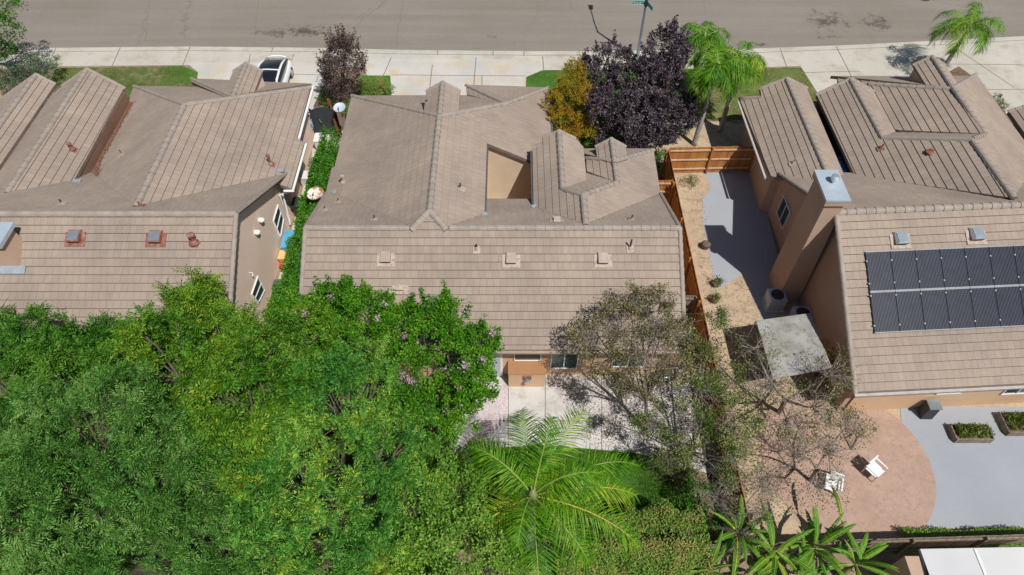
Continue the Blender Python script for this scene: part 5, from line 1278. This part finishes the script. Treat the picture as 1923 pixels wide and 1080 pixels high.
fence("garden_gate", "short redwood gate with pale rails between the right wing and the long fence", (7.0, 26.0), (8.3, 26.0), 1.7, WOOD, rails=3, rail_side=-1, rail_mat=WOOD_L, cat="gate")
fence("garden_gate", "short weathered grey gate halfway down the long redwood fence", (7.35, 18.6), (8.3, 18.6), 1.6, WOOD_G, rails=2, rail_side=-1, cat="gate")
fence("board_fence", "grey weathered back fence half hidden by banana leaves", P(1300, 1022, 1.6)[:2], P(1995, 1000, 1.6)[:2], 1.5, WOOD_G, rails=2, rail_side=-1)
fence("board_fence", "low reddish fence stub under the pale satellite dish", P(640, 262, 0)[:2], P(628, 225, 0)[:2], 1.5, wood_mat("red_wood", (.30, .07, .04), (.38, .10, .06)), rails=2)
# dark arched garden gate
ga, gb = (-11.42, 31.7), (-10.05, 31.7)
g = thing("garden_gate", (-10.7, 31.7, 0), "dark slate-grey garden gate with an arched top between the left bungalow and the hedge", "gate")
mb = MB(); n = 14
for k in range(n):
    a, b_ = k / n, (k + 1) / n; ha, hb = (1.72 + .2 * math.sin(math.pi * t) for t in (a, b_)); xa, xb = ga[0] + 1.37 * a, ga[0] + 1.37 * b_
    mb.hull8([(xa, 31.67, 0), (xb, 31.67, 0), (xb, 31.73, 0), (xa, 31.73, 0)], [(xa, 31.67, ha), (xb, 31.67, hb), (xb, 31.73, hb), (xa, 31.73, ha)])
build("gate_panel", mb, plain("slate_paint", (.035, .045, .055), .5), g)
for x in (-11.45, -10.02):
    m = MB(); m.box((x, 31.7, .9), (.09, .09, 1.8)); build("post", m, plain("slate_post", (.04, .045, .05), .6), g)
m = MB(); m.tube([(-11.0, 31.6, 1.2), (-10.98, 31.55, 1.12), (-10.94, 31.55, 1.0), (-10.9, 31.6, .95)], .018, 8); build("handle", m, METAL, g)

# ------------------------------------------------------------------ lamp post with the street sign
bp = P(1197, 107); lp = thing("street_lamp", (bp[0], bp[1], 0), "tall grey lamp post at the kerb carrying a green street name sign", "street lamp")
PG = plain("lamp_post_paint", (.30, .36, .42), .45, metal=.5)
mb = MB(); mb.tube([(bp[0], bp[1], 0), (bp[0], bp[1], .5), (bp[0], bp[1], 6.5)], [.13, .10, .065], 14); mb.box((bp[0], bp[1], .04), (.45, .45, .08)); build("pole", mb, PG, lp, smooth=False)
mb = MB(); mb.tube([(bp[0], bp[1], 6.35), (bp[0] - .02, bp[1] + .9, 6.75), (bp[0] - .06, bp[1] + 2.1, 6.9), (bp[0] - .1, bp[1] + 2.7, 6.9)], [.05, .045, .04, .04], 8); build("arm", mb, PG, lp)
mb = MB(); mb.hull8([(bp[0] - .24, bp[1] + 2.65, 6.84), (bp[0] + .04, bp[1] + 2.65, 6.84), (bp[0] + .08, bp[1] + 3.3, 6.84), (bp[0] - .28, bp[1] + 3.3, 6.84)], [(bp[0] - .2, bp[1] + 2.68, 6.98), (bp[0], bp[1] + 2.68, 6.98), (bp[0] + .02, bp[1] + 3.2, 7.0), (bp[0] - .22, bp[1] + 3.2, 7.0)]); build("lamp_head", mb, DARKP, lp)
SG = plain("sign_green", (.0, .27, .20), .4, var=.03)
def sign(root, x0, x1, y, z0, z1, text, sub):
    mb = MB(); mb.box(((x0 + x1) / 2, y, (z0 + z1) / 2), (x1 - x0, .02, z1 - z0)); sp = build("street_sign", mb, SG, root)
    mb = MB(); w = .012
    for c, s_ in ((((x0 + x1) / 2, y - .0125, z1 - w), (x1 - x0, .005, w * 1.6)), (((x0 + x1) / 2, y - .0125, z0 + w), (x1 - x0, .005, w * 1.6)), ((x0 + w, y - .0125, (z0 + z1) / 2), (w * 1.6, .005, z1 - z0 - .05)), ((x1 - w, y - .0125, (z0 + z1) / 2), (w * 1.6, .005, z1 - z0 - .05))): mb.box(c, s_)
    build("border", mb, WHITE, sp)
    for t, px, pz, sz in ((text, x0 + .08, z0 + .065, .20), (sub, x1 - .17, z0 + .13, .11)):
        cu = bpy.data.curves.new("lettering", 'FONT'); cu.body = t; cu.size = sz; cu.extrude = .002
        tmp = bpy.data.objects.new("tmp", cu); COL.objects.link(tmp)
        dg = bpy.context.evaluated_depsgraph_get(); me = bpy.data.meshes.new_from_object(tmp.evaluated_get(dg)); bpy.data.objects.remove(tmp)
        o = link("lettering", me, sp, [WHITE]); o.rotation_euler = (math.pi / 2, 0, 0)
        o.location = (px - ORG[root.name].x, y - .016 - ORG[root.name].y, pz)
sign(lp, bp[0] - .88, bp[0] - .08, bp[1] - .02, 3.66, 3.92, "Royse", "ct")
mb = MB(); mb.box((bp[0] + .15, bp[1] - .42, 3.80), (.02, .80, .24), rz=.32); build("street_sign", mb, SG, lp)
mb = MB(); mb.tube([(bp[0], bp[1], 3.55), (bp[0], bp[1], 4.0)], .11, 12); mb.box((bp[0] - .06, bp[1] - .04, 3.78), (.14, .1, .2)); build("bracket", mb, plain("bracket_dark", (.03, .05, .06), .5), lp)

# ------------------------------------------------------------------ the white car
cx, cy = -14.85, 35.9
car = thing("parked_car", (cx, cy, 0), "white hatchback with a dark glass roof parked on the left driveway behind the roof gable", "car")
CARW = plain("car_paint", (.80, .81, .83), .22, var=.02, coat=.6); CARG = plain("car_glass", (.012, .013, .018), .05, spec=.9, var=.2)
def loft(sections, mats, name, parent, closed=True, smooth=True):
    mb = MB(); n = len(sections[0])
    for s in sections: mb.v += [tuple(p) for p in s]
    for k in range(len(sections) - 1):
        for j in range(n if closed else n - 1):
            mb.f.append((k * n + j, k * n + (j + 1) % n, (k + 1) * n + (j + 1) % n, (k + 1) * n + j)); mb.m.append(0); mb.uv.append([(0, 0)] * 4)
    for k, rv in ((0, True), (len(sections) - 1, False)):
        f = tuple(k * n + j for j in range(n)); mb.f.append(f[::-1] if rv else f); mb.m.append(0); mb.uv.append([(0, 0)] * n)
    return build(name, mb, mats, parent, smooth=smooth)
def ring_(y, w, z0, z1, n=20, p=3.2):
    out = []
    for k in range(n):
        t = 2 * math.pi * k / n; c, s = math.cos(t), math.sin(t)
        out.append((cx + w / 2 * math.copysign(abs(c) ** (2 / p), c), cy + y, (z0 + z1) / 2 + (z1 - z0) / 2 * math.copysign(abs(s) ** (2 / p), s)))
    return out
loft([ring_(-2.33, 1.3, .35, .75), ring_(-2.2, 1.66, .24, .88), ring_(-1.5, 1.84, .2, .98), ring_(0, 1.88, .2, 1.0), ring_(1.2, 1.88, .2, .98), ring_(1.9, 1.82, .22, .94), ring_(2.2, 1.66, .26, .86), ring_(2.34, 1.3, .35, .7)], CARW, "body", car)
def gh(y, wb, wt, zb, zt): return [(cx - wb / 2, cy + y, zb), (cx + wb / 2, cy + y, zb), (cx + wb / 2 * .97, cy + y, (zb + zt) / 2), (cx + wt / 2, cy + y, zt - .05), (cx + wt / 2 * .8, cy + y, zt), (cx - wt / 2 * .8, cy + y, zt), (cx - wt / 2, cy + y, zt - .05), (cx - wb / 2 * .97, cy + y, (zb + zt) / 2)]
loft([gh(-1.5, 1.5, 1.2, .9, 1.0), gh(-.8, 1.66, 1.30, .9, 1.38), gh(0, 1.70, 1.34, .9, 1.46), gh(.7, 1.68, 1.30, .9, 1.42), gh(1.4, 1.58, 1.18, .9, 1.24), gh(2.05, 1.40, 1.1, .85, .97)], CARG, "window_glass", car, smooth=True)
for sg in (-1, 1):
    m = MB(); m.tube([(cx + sg * .74, cy - 1.4, 1.0), (cx + sg * .70, cy - .8, 1.34), (cx + sg * .70, cy, 1.43), (cx + sg * .68, cy + .7, 1.39), (cx + sg * .64, cy + 1.4, 1.21), (cx + sg * .62, cy + 2.08, .98)], [.05, .07, .07, .07, .06, .04], 8); build("roof_rail", m, CARW, car, smooth=True)
    m = MB(); m.box((cx + sg * 1.0, cy - .75, .98), (.2, .12, .14)); build("wing_mirror", m, CARW, car)
    for y in (-1.42, 1.42):
        m = MB(); m.tube([(cx + sg * .93, cy + y, .33), (cx + sg * .74, cy + y, .33)], .33, 20); w_ = build("wheel", m, DARKP, car); m = MB(); m.tube([(cx + sg * .94, cy + y, .33), (cx + sg * .88, cy + y, .33)], .2, 16); build("rim", m, METAL, w_)
    m = MB(); m.box((cx + sg * .62, cy + 2.2, .74), (.3, .12, .1)); build("taillight", m, plain("lamp_red", (.4, .02, .02), .3), car)
m = MB(); m.tube([(cx - .62, cy + 2.08, .99), (cx - .3, cy + 2.19, 1.01), (cx + .3, cy + 2.19, 1.01), (cx + .62, cy + 2.08, .99)], [.04, .06, .06, .04], 8); build("spoiler", m, CARW, car, smooth=True)
m = MB(); m.tube([(cx - .66, cy + .05, 1.46), (cx, cy + .05, 1.50), (cx + .66, cy + .05, 1.46)], [.045, .045, .045], 8); build("roof_bar", m, CARW, car)

# ------------------------------------------------------------------ dishes
def dish(u, v, z, r, mat, label, az, ground, tilt=.9):
    p = Vector(P(u, v, z)); root = thing("satellite_dish", (p.x, p.y, 0), label, "satellite dish")
    q = (Matrix.Rotation(az, 3, 'Z') @ Matrix.Rotation(-tilt, 3, 'Y'))
    mb = MB(); rings = 6; n = 28; idx = []
    for side in (0, 1):
        for k in range(rings + 1):
            rr_ = r * k / rings
            for j in range(n):
                t = 2 * math.pi * j / n; lo = Vector((rr_ * math.cos(t), rr_ * .92 * math.sin(t), rr_ * rr_ * .28 / r - side * .012)); mb.v.append(tuple(p + q @ lo))
    for side in (0, 1):
        for k in range(rings):
            for j in range(n):
                a = side * (rings + 1) * n + k * n; f = (a + j, a + (j + 1) % n, a + n + (j + 1) % n, a + n + j)
                mb.f.append(f if side == 0 else f[::-1]); mb.m.append(0); mb.uv.append([(0, 0)] * 4)
    build("reflector", mb, mat, root, smooth=True)
    tip = p + q @ Vector((-r * .35, 0, r * .75)); bs = p + q @ Vector((-r, 0, .1))
    m = MB(); m.tube([bs, tip], .014, 6); build("feed_arm", m, DARKP, root)
    m = MB(); m.box(tip, (.10, .07, .07)); build("receiver", m, WHITEP, root)
    m = MB(); m.tube([(p.x, p.y, ground), (p.x, p.y, p.z - .12), p + q @ Vector((0, 0, -.02))], .03, 8); build("mast", m, METAL, root)
dish(638, 204, 2.3, .36, plain("dish_blue_grey", (.50, .57, .66), .4, var=.05), "pale blue-grey satellite dish on a mast at the hedge's street end", math.radians(90), 0, .15)
RD = two("dish_rusty", (.40, .15, .08), (.74, .70, .64), 2.2, rough=.6, bump=0, lo=.46, hi=.54)
dish(593, 366, 2.55, .43, RD, "rusty round satellite dish with white patches above the hedge", math.radians(80), 0, .06)

# ------------------------------------------------------------------ clutter in the left passage
def bin_(p, d, h, mat, name, label, cat, lid=True, rz=0.0):
    root = thing(name, (p[0], p[1], 0), label, cat); m = MB(); m.hull8(*[[(p[0] + x * d[0] / 2 * s, p[1] + y * d[1] / 2 * s, z) for x, y in ((-1, -1), (1, -1), (1, 1), (-1, 1))] for z, s in ((.01, .82), (h, 1.0))]); build("body", m, mat, root)
    if lid: m = MB(); m.box((p[0], p[1], h + .04), (d[0] * 1.06, d[1] * 1.06, .07)); build("lid", m, mat, root)
    m = MB(); m.tube([(p[0] - d[0] * .35, p[1] + d[1] * .55, h - .03), (p[0] + d[0] * .35, p[1] + d[1] * .55, h - .03)], .02, 6); build("handle", m, mat, root)
def at(u, v, z=0): return P(u, v, z)
bin_(at(542, 449, .8), (.55, 1.1), .75, plain("bin_blue", (.10, .38, .62), .45), "storage_tub", "bright blue plastic tub against the left bungalow's side wall", "storage tub")
bin_(at(533, 475, .5), (.42, .75), .45, plain("tub_yellow", (.75, .50, .20), .5), "toy_box", "yellow plastic toy box next to the blue tub", "toy box")
bin_(at(530, 493, .5), (.32, .3), .40, plain("pail_red", (.50, .03, .05), .45), "pail", "small red pail below the yellow toy box", "pail", lid=False)
bin_(at(558, 380, .8), (.5, .7), .75, plain("bin_black", (.03, .035, .04), .5), "wheelie_bin", "black lidded bin in the shade beside the white downpipe", "bin")
bin_(at(566, 372, .5), (.4, .4), .45, WHITEP, "bucket", "white bucket half under the rusty dish's hedge", "bucket", lid=False)
bin_(at(560, 395, .3), (.6, .25), .2, plain("plank_yellow", (.7, .6, .04), .5), "toy_box", "flat yellow plastic tray between the black bin and the hedge", "tray", lid=False)
bin_(at(522, 533, .3), (.5, .5), .3, plain("crate_grey", (.08, .09, .10), .6), "crate", "dark grey crate at the hedge foot under the lower side window", "crate", lid=False)
bin_(at(517, 560, .4), (.4, .6), .45, DARKP, "planter_box", "black planter box at the passage's rear end", "planter", lid=False)
bin_(at(572, 330, .6), (.45, .6), .6, WHITEP, "storage_tub", "white plastic tub in the passage above the black bin", "storage tub")
bin_(at(600, 262, .6), (.5, .7), .7, plain("cooler_white", (.75, .75, .74), .5), "cool_box", "white cool box behind the dark arched gate", "cool box")
# bicycle-like blue tool and hose in the shaded strip
rt_ = thing("garden_hose", at(580, 238)[:2] + (0,), "coiled pale blue hose hanging in the shade of the left bungalow's white gutter", "hose")
m = MB(); c = at(580, 238, .9)
for k in range(3): m.tube([(c[0] + .22 * math.cos(t), c[1] + .05 * k, .9 + .32 * math.sin(t)) for t in np.linspace(0, 6.2, 18)], .022, 6, cap=False)
build("coil", m, plain("hose_blue", (.25, .42, .60), .5), rt_); m = MB(); m.box((c[0], c[1], .45), (.06, .06, .9)); build("stake", m, METAL, rt_)
# between the wings of the right house: blue tarp heap
tp = thing("tarpaulin", (16.35, 25.6, 0), "crumpled blue tarpaulin wedged in the gap between the right bungalow's roofs", "tarpaulin")
rng = np.random.default_rng(5); m = MB(); nx, ny = 6, 14; gz = {}
for i in range(nx + 1):
    for j in range(ny + 1): gz[i, j] = (16.12 + .62 * i / nx, 24.95 + 1.7 * j / ny, 2.98 + rng.normal() * .035 - .15 * j / ny - .12 * i / nx)
for i in range(nx):
    for j in range(ny): m.face([gz[i, j], gz[i + 1, j], gz[i + 1, j + 1], gz[i, j + 1]], 0 if j > 3 or i > 2 else 1)
build("sheet", m, [plain("tarp_blue", (.04, .20, .42), .5, var=.4, scale=6), WHITEP], tp)

# ------------------------------------------------------------------ back patio things
g = at(1243, 722); gr = thing("kettle_grill", (g[0], g[1], 0), "black round kettle grill with a pale cover beside the patio's right end", "grill")
m = MB(); m.tube([(g[0], g[1], .48), (g[0], g[1], .55), (g[0], g[1], .72)], [.12, .27, .31], 18); build("bowl", m, DARKP, gr, smooth=True)
m = MB(); m.tube([(g[0], g[1], .73), (g[0], g[1], .86), (g[0], g[1], .93)], [.31, .24, .06], 18); build("lid", m, plain("lid_grey", (.35, .37, .40), .4, .4), gr, smooth=True)
for k in range(3):
    t = k * 2.09; m = MB(); m.tube([(g[0] + .12 * math.cos(t), g[1] + .12 * math.sin(t), .5), (g[0] + .3 * math.cos(t), g[1] + .3 * math.sin(t), .01)], .015, 6); build("leg", m, METAL, gr)
def pot(u, v, r, h, label, mat, plant=True, seed=1, z=0):
    p = at(u, v, z); root = thing("plant_pot", (p[0], p[1], 0), label, "plant pot"); m = MB()
    m.tube([(p[0], p[1], .02), (p[0], p[1], h * .6), (p[0], p[1], h), (p[0], p[1], h + .03)], [r * .65, r * .95, r, r * 1.08], 18); build("body", m, mat, root, smooth=True)
    m = MB(); m.tube([(p[0], p[1], h + .02), (p[0], p[1], h + .035)], r * .88, 16); build("soil", m, MULCH, root)
    if plant:
        rng = np.random.default_rng(seed); n = 260; o = rng.normal(size=(n, 3)) * np.array([r * .5, r * .5, r * .5]); q = np.array([p[0], p[1], h + r * .6]) + o; a = o / (np.linalg.norm(o, axis=1, keepdims=True) + 1e-6); s, t = rot_frame(a, rng)
        quads("foliage", leaf_quads(q, a, t, .09, .04, rng), LF_OLIVE2, root)
pot(1324, 466, .22, .3, "small dark round pot on the grey slab beside the redwood fence", plain("pot_dark", (.10, .10, .11), .6), False, 1)
pot(1345, 537, .2, .28, "grey pot with a spindly plant between the sand strip and the slab end", plain("pot_grey", (.25, .26, .28), .6), True, 2)
pot(1341, 567, .19, .25, "brown pot nearest the weathered gate, beyond the fence", plain("pot_brown", (.16, .10, .07), .6), True, 3)
# grey garden blocks at the fence foot (in the broken shade)
for i, (u, v, s, lb) in enumerate(((1288, 838, .3, "pale stone block lying at the patio edge under the half-bare tree"), (1340, 880, .28, "grey stone block leaning on the redwood fence foot"), (875, 862, .3, "rough grey stone left of the palm beside the myrtle's foot"))):
    p = at(u, v); m = MB(); m.box((p[0], p[1], s * .4), (s * 1.6, s, s * .8), rz=i, taper=.8); o = build("stone_block", m, CONC_P, origin=(p[0], p[1], 0)); tag(o, lb, "stone")

# ------------------------------------------------------------------ things in the right yard
for (u, v, lb) in ((1459, 556, "air conditioning unit at the foot of the tall chimney"), (1507, 590, "air conditioning unit beside the awning, further from the chimney")):
    p = at(u, v, .7); ac = thing("air_conditioner", (p[0], p[1], 0), "blue-grey " + lb, "air conditioner", "air conditioners along the shaded wall"); m = MB(); m.box((p[0], p[1], .42), (.75, .75, .78)); build("cabinet", m, plain("ac_paint", (.42, .47, .55), .5), ac)
    m = MB(); m.tube([(p[0], p[1], .81), (p[0], p[1], .83)], .3, 20); build("fan_grille", m, DARKP, ac); m = MB(); m.box((p[0], p[1], .02), (.9, .9, .06)); build("pad", m, CONC_P, ac)
aw = thing("awning", at(1490, 650)[:2] + (0,), "tilted pale grey fabric awning on posts in the shaded side yard", "awning")
cs = [P(1420, 602, 2.1), P(1522, 588, 2.3), P(1562, 690, 2.3), P(1452, 712, 2.1)]; m = MB(); m.hull8([(c[0], c[1], c[2] - .05) for c in cs][::-1], cs[::-1]); build("canopy", m, two("canvas_grey", (.26, .255, .235), (.36, .35, .33), 1.2, (.18, .18, .13), 3, bump=.2), aw)
for c in cs: m = MB(); m.tube([(c[0], c[1], 0), (c[0], c[1], c[2] - .05)], .03, 8); build("post", m, METAL, aw)
def chair(u, v, rz, label):
    p = at(u, v, .4); root = thing("garden_chair", (p[0], p[1], 0), label, "chair", "white chairs on the pink paved circle"); Rm = Matrix.Rotation(rz, 3, 'Z')
    q = lambda x, y, z: tuple(Vector((p[0], p[1], 0)) + Rm @ Vector((x, y, z)))
    def bx8(n, x0, x1, y0, y1, z0, z1, par=root):
        m = MB(); m.hull8([q(x0, y0, z0), q(x1, y0, z0), q(x1, y1, z0), q(x0, y1, z0)], [q(x0, y0, z1), q(x1, y0, z1), q(x1, y1, z1), q(x0, y1, z1)]); return build(n, m, WHITE, par)
    bx8("seat", -.27, .27, -.27, .25, .38, .42); bx8("backrest", -.27, .27, .25, .30, .38, .88); bx8("armrest", -.32, -.27, -.27, .28, .60, .64); bx8("armrest", .27, .32, -.27, .28, .60, .64)
    for x in (-.29, .25):
        for y in (-.27, .23): bx8("leg", x, x + .04, y, y + .04, 0, .60)
chair(1643, 882, .6, "white garden chair nearer the grey slab on the pink circle"); chair(1563, 910, -.4, "white garden chair further left, beside the sparse brown tree")
def bed(u, v, w, d, label, seed):
    p = at(u, v); root = thing("raised_bed", (p[0], p[1], 0), label, "raised bed"); m = MB()
    for c, s in (((0, -d / 2), (w, .05)), ((0, d / 2), (w, .05)), ((-w / 2, 0), (.05, d - .06)), ((w / 2, 0), (.05, d - .06))): m.box((p[0] + c[0], p[1] + c[1], .19), (s[0], s[1], .32))
    build("board_frame", m, WOOD_G, root); m = MB(); m.box((p[0], p[1], .15), (w - .06, d - .06, .24)); build("soil", m, MULCH, root)
    rng = np.random.default_rng(seed); n = 1500; q = np.stack([p[0] + rng.uniform(-w * .45, w * .45, n), p[1] + rng.uniform(-d * .4, d * .4, n), .3 + rng.uniform(0, .25, n)], 1); a = rng.normal(size=q.shape) + np.array([0, 0, 1.2]); a /= np.linalg.norm(a, axis=1, keepdims=True); s, t = rot_frame(a, rng)
    quads("foliage", leaf_quads(q, a, t, .12, .04, rng), LF_OLIVE2, root)
bed(1818, 818, 1.5, .65, "wooden raised bed in the middle of the grey slab", 4); bed(1912, 800, 1.5, .9, "fuller raised bed at the picture's right edge below the eave", 5)
bb = at(1735, 780); m = MB(); m.hull8([(bb[0] - .25, bb[1] - .2, .01), (bb[0] + .25, bb[1] - .2, .01), (bb[0] + .25, bb[1] + .2, .01), (bb[0] - .25, bb[1] + .2, .01)], [(bb[0] - .22, bb[1] - .18, .8), (bb[0] + .22, bb[1] - .18, .8), (bb[0] + .22, bb[1] + .18, .95), (bb[0] - .22, bb[1] + .18, .95)])
br = thing("patio_cabinet", (bb[0], bb[1], 0), "dark slim cabinet at the corner where slab and pink circle meet", "cabinet"); build("body", m, DARKP, br); m = MB(); m.box((bb[0], bb[1], .93), (.5, .46, .04)); build("top", m, METAL, br)
# pale flat roof of the lot behind
ph_ = thing("shed", (*P(1850, 1075, 2.3)[:2], 0), "pale flat-roofed shed cut off by the bottom right corner", "shed")
z = 2.3; c = [P(1728, 1031, z), P(2000, 1026, z), (13.5, 3, z), (P(1728, 1031, z)[0], 3, z)]
m = MB(); m.hull8([(a[0], a[1], z - .12) for a in c][::-1], c[::-1]); rf = build("roof", m, CONC_W, ph_)
m = MB(); a = P(1830, 1031, z); m.hull8([(a[0] - .05, 3.05, z), (a[0] + .05, 3.05, z), (a[0] + .05, a[1] - .02, z), (a[0] - .05, a[1] - .02, z)], [(a[0] - .04, 3.05, z + .04), (a[0] + .04, 3.05, z + .04), (a[0] + .04, a[1] - .02, z + .04), (a[0] - .04, a[1] - .02, z + .04)]); build("seam", m, WHITE, rf)
m = MB(); x0 = c[0][0] + .2; m.hull8([(x0, 3.2, 0), (13.3, 3.2, 0), (13.3, c[0][1] - .2, 0), (x0, c[0][1] - .2, 0)], [(x0, 3.2, z - .12), (13.3, 3.2, z - .12), (13.3, c[0][1] - .2, z - .12), (x0, c[0][1] - .2, z - .12)]); build("wall", m, STUCCO_T, ph_)
# leaf litter lying in the valley of the left roof
rng = np.random.default_rng(9); n = 2600; t = rng.random(n); yy = 24.4 + 6.3 * t; xx = -20.72 + np.abs(rng.normal(size=n)) * .12 + .5 * np.exp(-((t - .05) / .12) ** 2) * rng.random(n)
q = np.stack([xx, yy, K * xx + LW[2] + .05 + rng.random(n) * .03], 1); a = rng.normal(size=q.shape) * np.array([1, 1, .15]); a /= np.linalg.norm(a, axis=1, keepdims=True); nn = np.tile([0, 0, 1.0], (n, 1)); nn = nn - a * (nn * a).sum(1, keepdims=True)
o = quads("leaf_litter", leaf_quads(q, a, nn, .07, .05, rng), LITTER, origin=(-20.7, 27, 2.9)); tag(o, "brown dry leaves gathered in the valley beside the left bungalow's tall wing", "leaf litter", kind='stuff')

# ------------------------------------------------------------------ grass blades and scattered dry leaves
def poly_pts(poly, n, rng):
    xs = [p[0] for p in poly]; ys = [p[1] for p in poly]; out = []
    px, py = np.array(xs), np.array(ys)
    while sum(len(o) for o in out) < n:
        q = np.stack([rng.uniform(min(xs), max(xs), n * 2), rng.uniform(min(ys), max(ys), n * 2)], 1); ins = np.zeros(len(q), bool)
        for i in range(len(px)):
            x1, y1, x2, y2 = px[i], py[i], px[(i + 1) % len(px)], py[(i + 1) % len(px)]
            c = ((y1 > q[:, 1]) != (y2 > q[:, 1])) & (q[:, 0] < (x2 - x1) * (q[:, 1] - y1) / ((y2 - y1) or 1e-9) + x1); ins ^= c
        out.append(q[ins])
    return np.concatenate(out)[:n]
def grass(polyuv, n, mat, L, label, seed):
    rng = np.random.default_rng(seed); poly = [P(u, v)[:2] for u, v in polyuv]; q = poly_pts(poly, n, rng)
    p = np.c_[q, np.full(n, .012)]; a = rng.normal(size=(n, 3)) * .55; a[:, 2] = 1; a /= np.linalg.norm(a, axis=1, keepdims=True); s_, t_ = rot_frame(a, rng)
    ln = .5 + .8 * (np.sin(q[:, 0] * 1.7 + seed) * np.sin(q[:, 1] * 2.3) * .5 + .5); Q = leaf_quads(p, a, t_, L, .016, rng)
    Q = p[:, None] + (Q - p[:, None]) * ln[:, None, None]
    o = quads("grass", Q, mat, origin=(poly[0][0], poly[0][1], 0)); tag(o, label, "grass", kind='stuff')
GB = leaf_mat("blade_green", [(.04, .12, .012), (.07, .18, .02), (.11, .22, .03), (.17, .24, .05)], .8)
GD = leaf_mat("blade_dry", [(.07, .14, .025), (.14, .19, .045), (.24, .23, .09), (.34, .29, .15)], .6)
grass(((850, 852), (1010, 838), (1190, 853), (1298, 883), (1305, 985), (1250, 1008), (860, 1008)), 60000, GB, .08, "short green grass of the back lawn under the big palm", 1)
grass(((990, 146), (1021, 133), (1220, 131), (1233, 250), (1100, 300), (1002, 298)), 30000, GB, .07, "short green grass of the centre front lawn", 2)
grass(((1220, 131), (1504, 128), (1543, 190), (1440, 250), (1400, 235), (1320, 225), (1290, 232), (1227, 260)), 42000, GD, .07, "patchy half-dry grass around the three palms", 3)
grass(((90, 170), (106, 129), (342, 125), (370, 137), (358, 190), (240, 258), (202, 200)), 30000, GD, .07, "patchy dry grass in front of the left bungalow", 4)
def litter(polyuv, n, mat, label, seed, L=.05, z=.03):
    rng = np.random.default_rng(seed); q = poly_pts([P(u, v)[:2] for u, v in polyuv], n, rng)
    p = np.c_[q, z + rng.random(n) * .02]; a = rng.normal(size=(n, 3)) * np.array([1, 1, .15]); a /= np.linalg.norm(a, axis=1, keepdims=True); nn = np.tile([0, 0, 1.0], (n, 1)) + rng.normal(size=(n, 3)) * .2; nn -= a * (nn * a).sum(1, keepdims=True); nn /= np.linalg.norm(nn, axis=1, keepdims=True)
    o = quads("leaf_litter", leaf_quads(p, a, nn, L, L * .6, rng), mat, origin=(*P(*polyuv[0])[:2], 0)); tag(o, label, "leaf litter", kind='stuff')
litter(((1300, 620), (1480, 600), (1560, 760), (1600, 960), (1330, 985), (1290, 800)), 5000, LF_OLIVE, "dry leaves strewn on the sand and pink paving below the bare trees", 11, .06, .04)
litter(((1030, 705), (1300, 705), (1330, 800), (1370, 895), (1190, 848), (1100, 835)), 3500, LITTER, "dry leaves strewn on the pale patio under the half-bare tree", 12, .05)
litter(((905, 700), (955, 725), (955, 800), (880, 830), (870, 760)), 1600, FLOWER, "fallen pink petals on the patio beside the crape myrtle", 13, .04)
litter(((1290, 330), (1315, 318), (1345, 545), (1395, 520), (1440, 620), (1330, 620)), 500, LITTER, "dry leaves in the sand strip along the redwood fence", 14, .05)
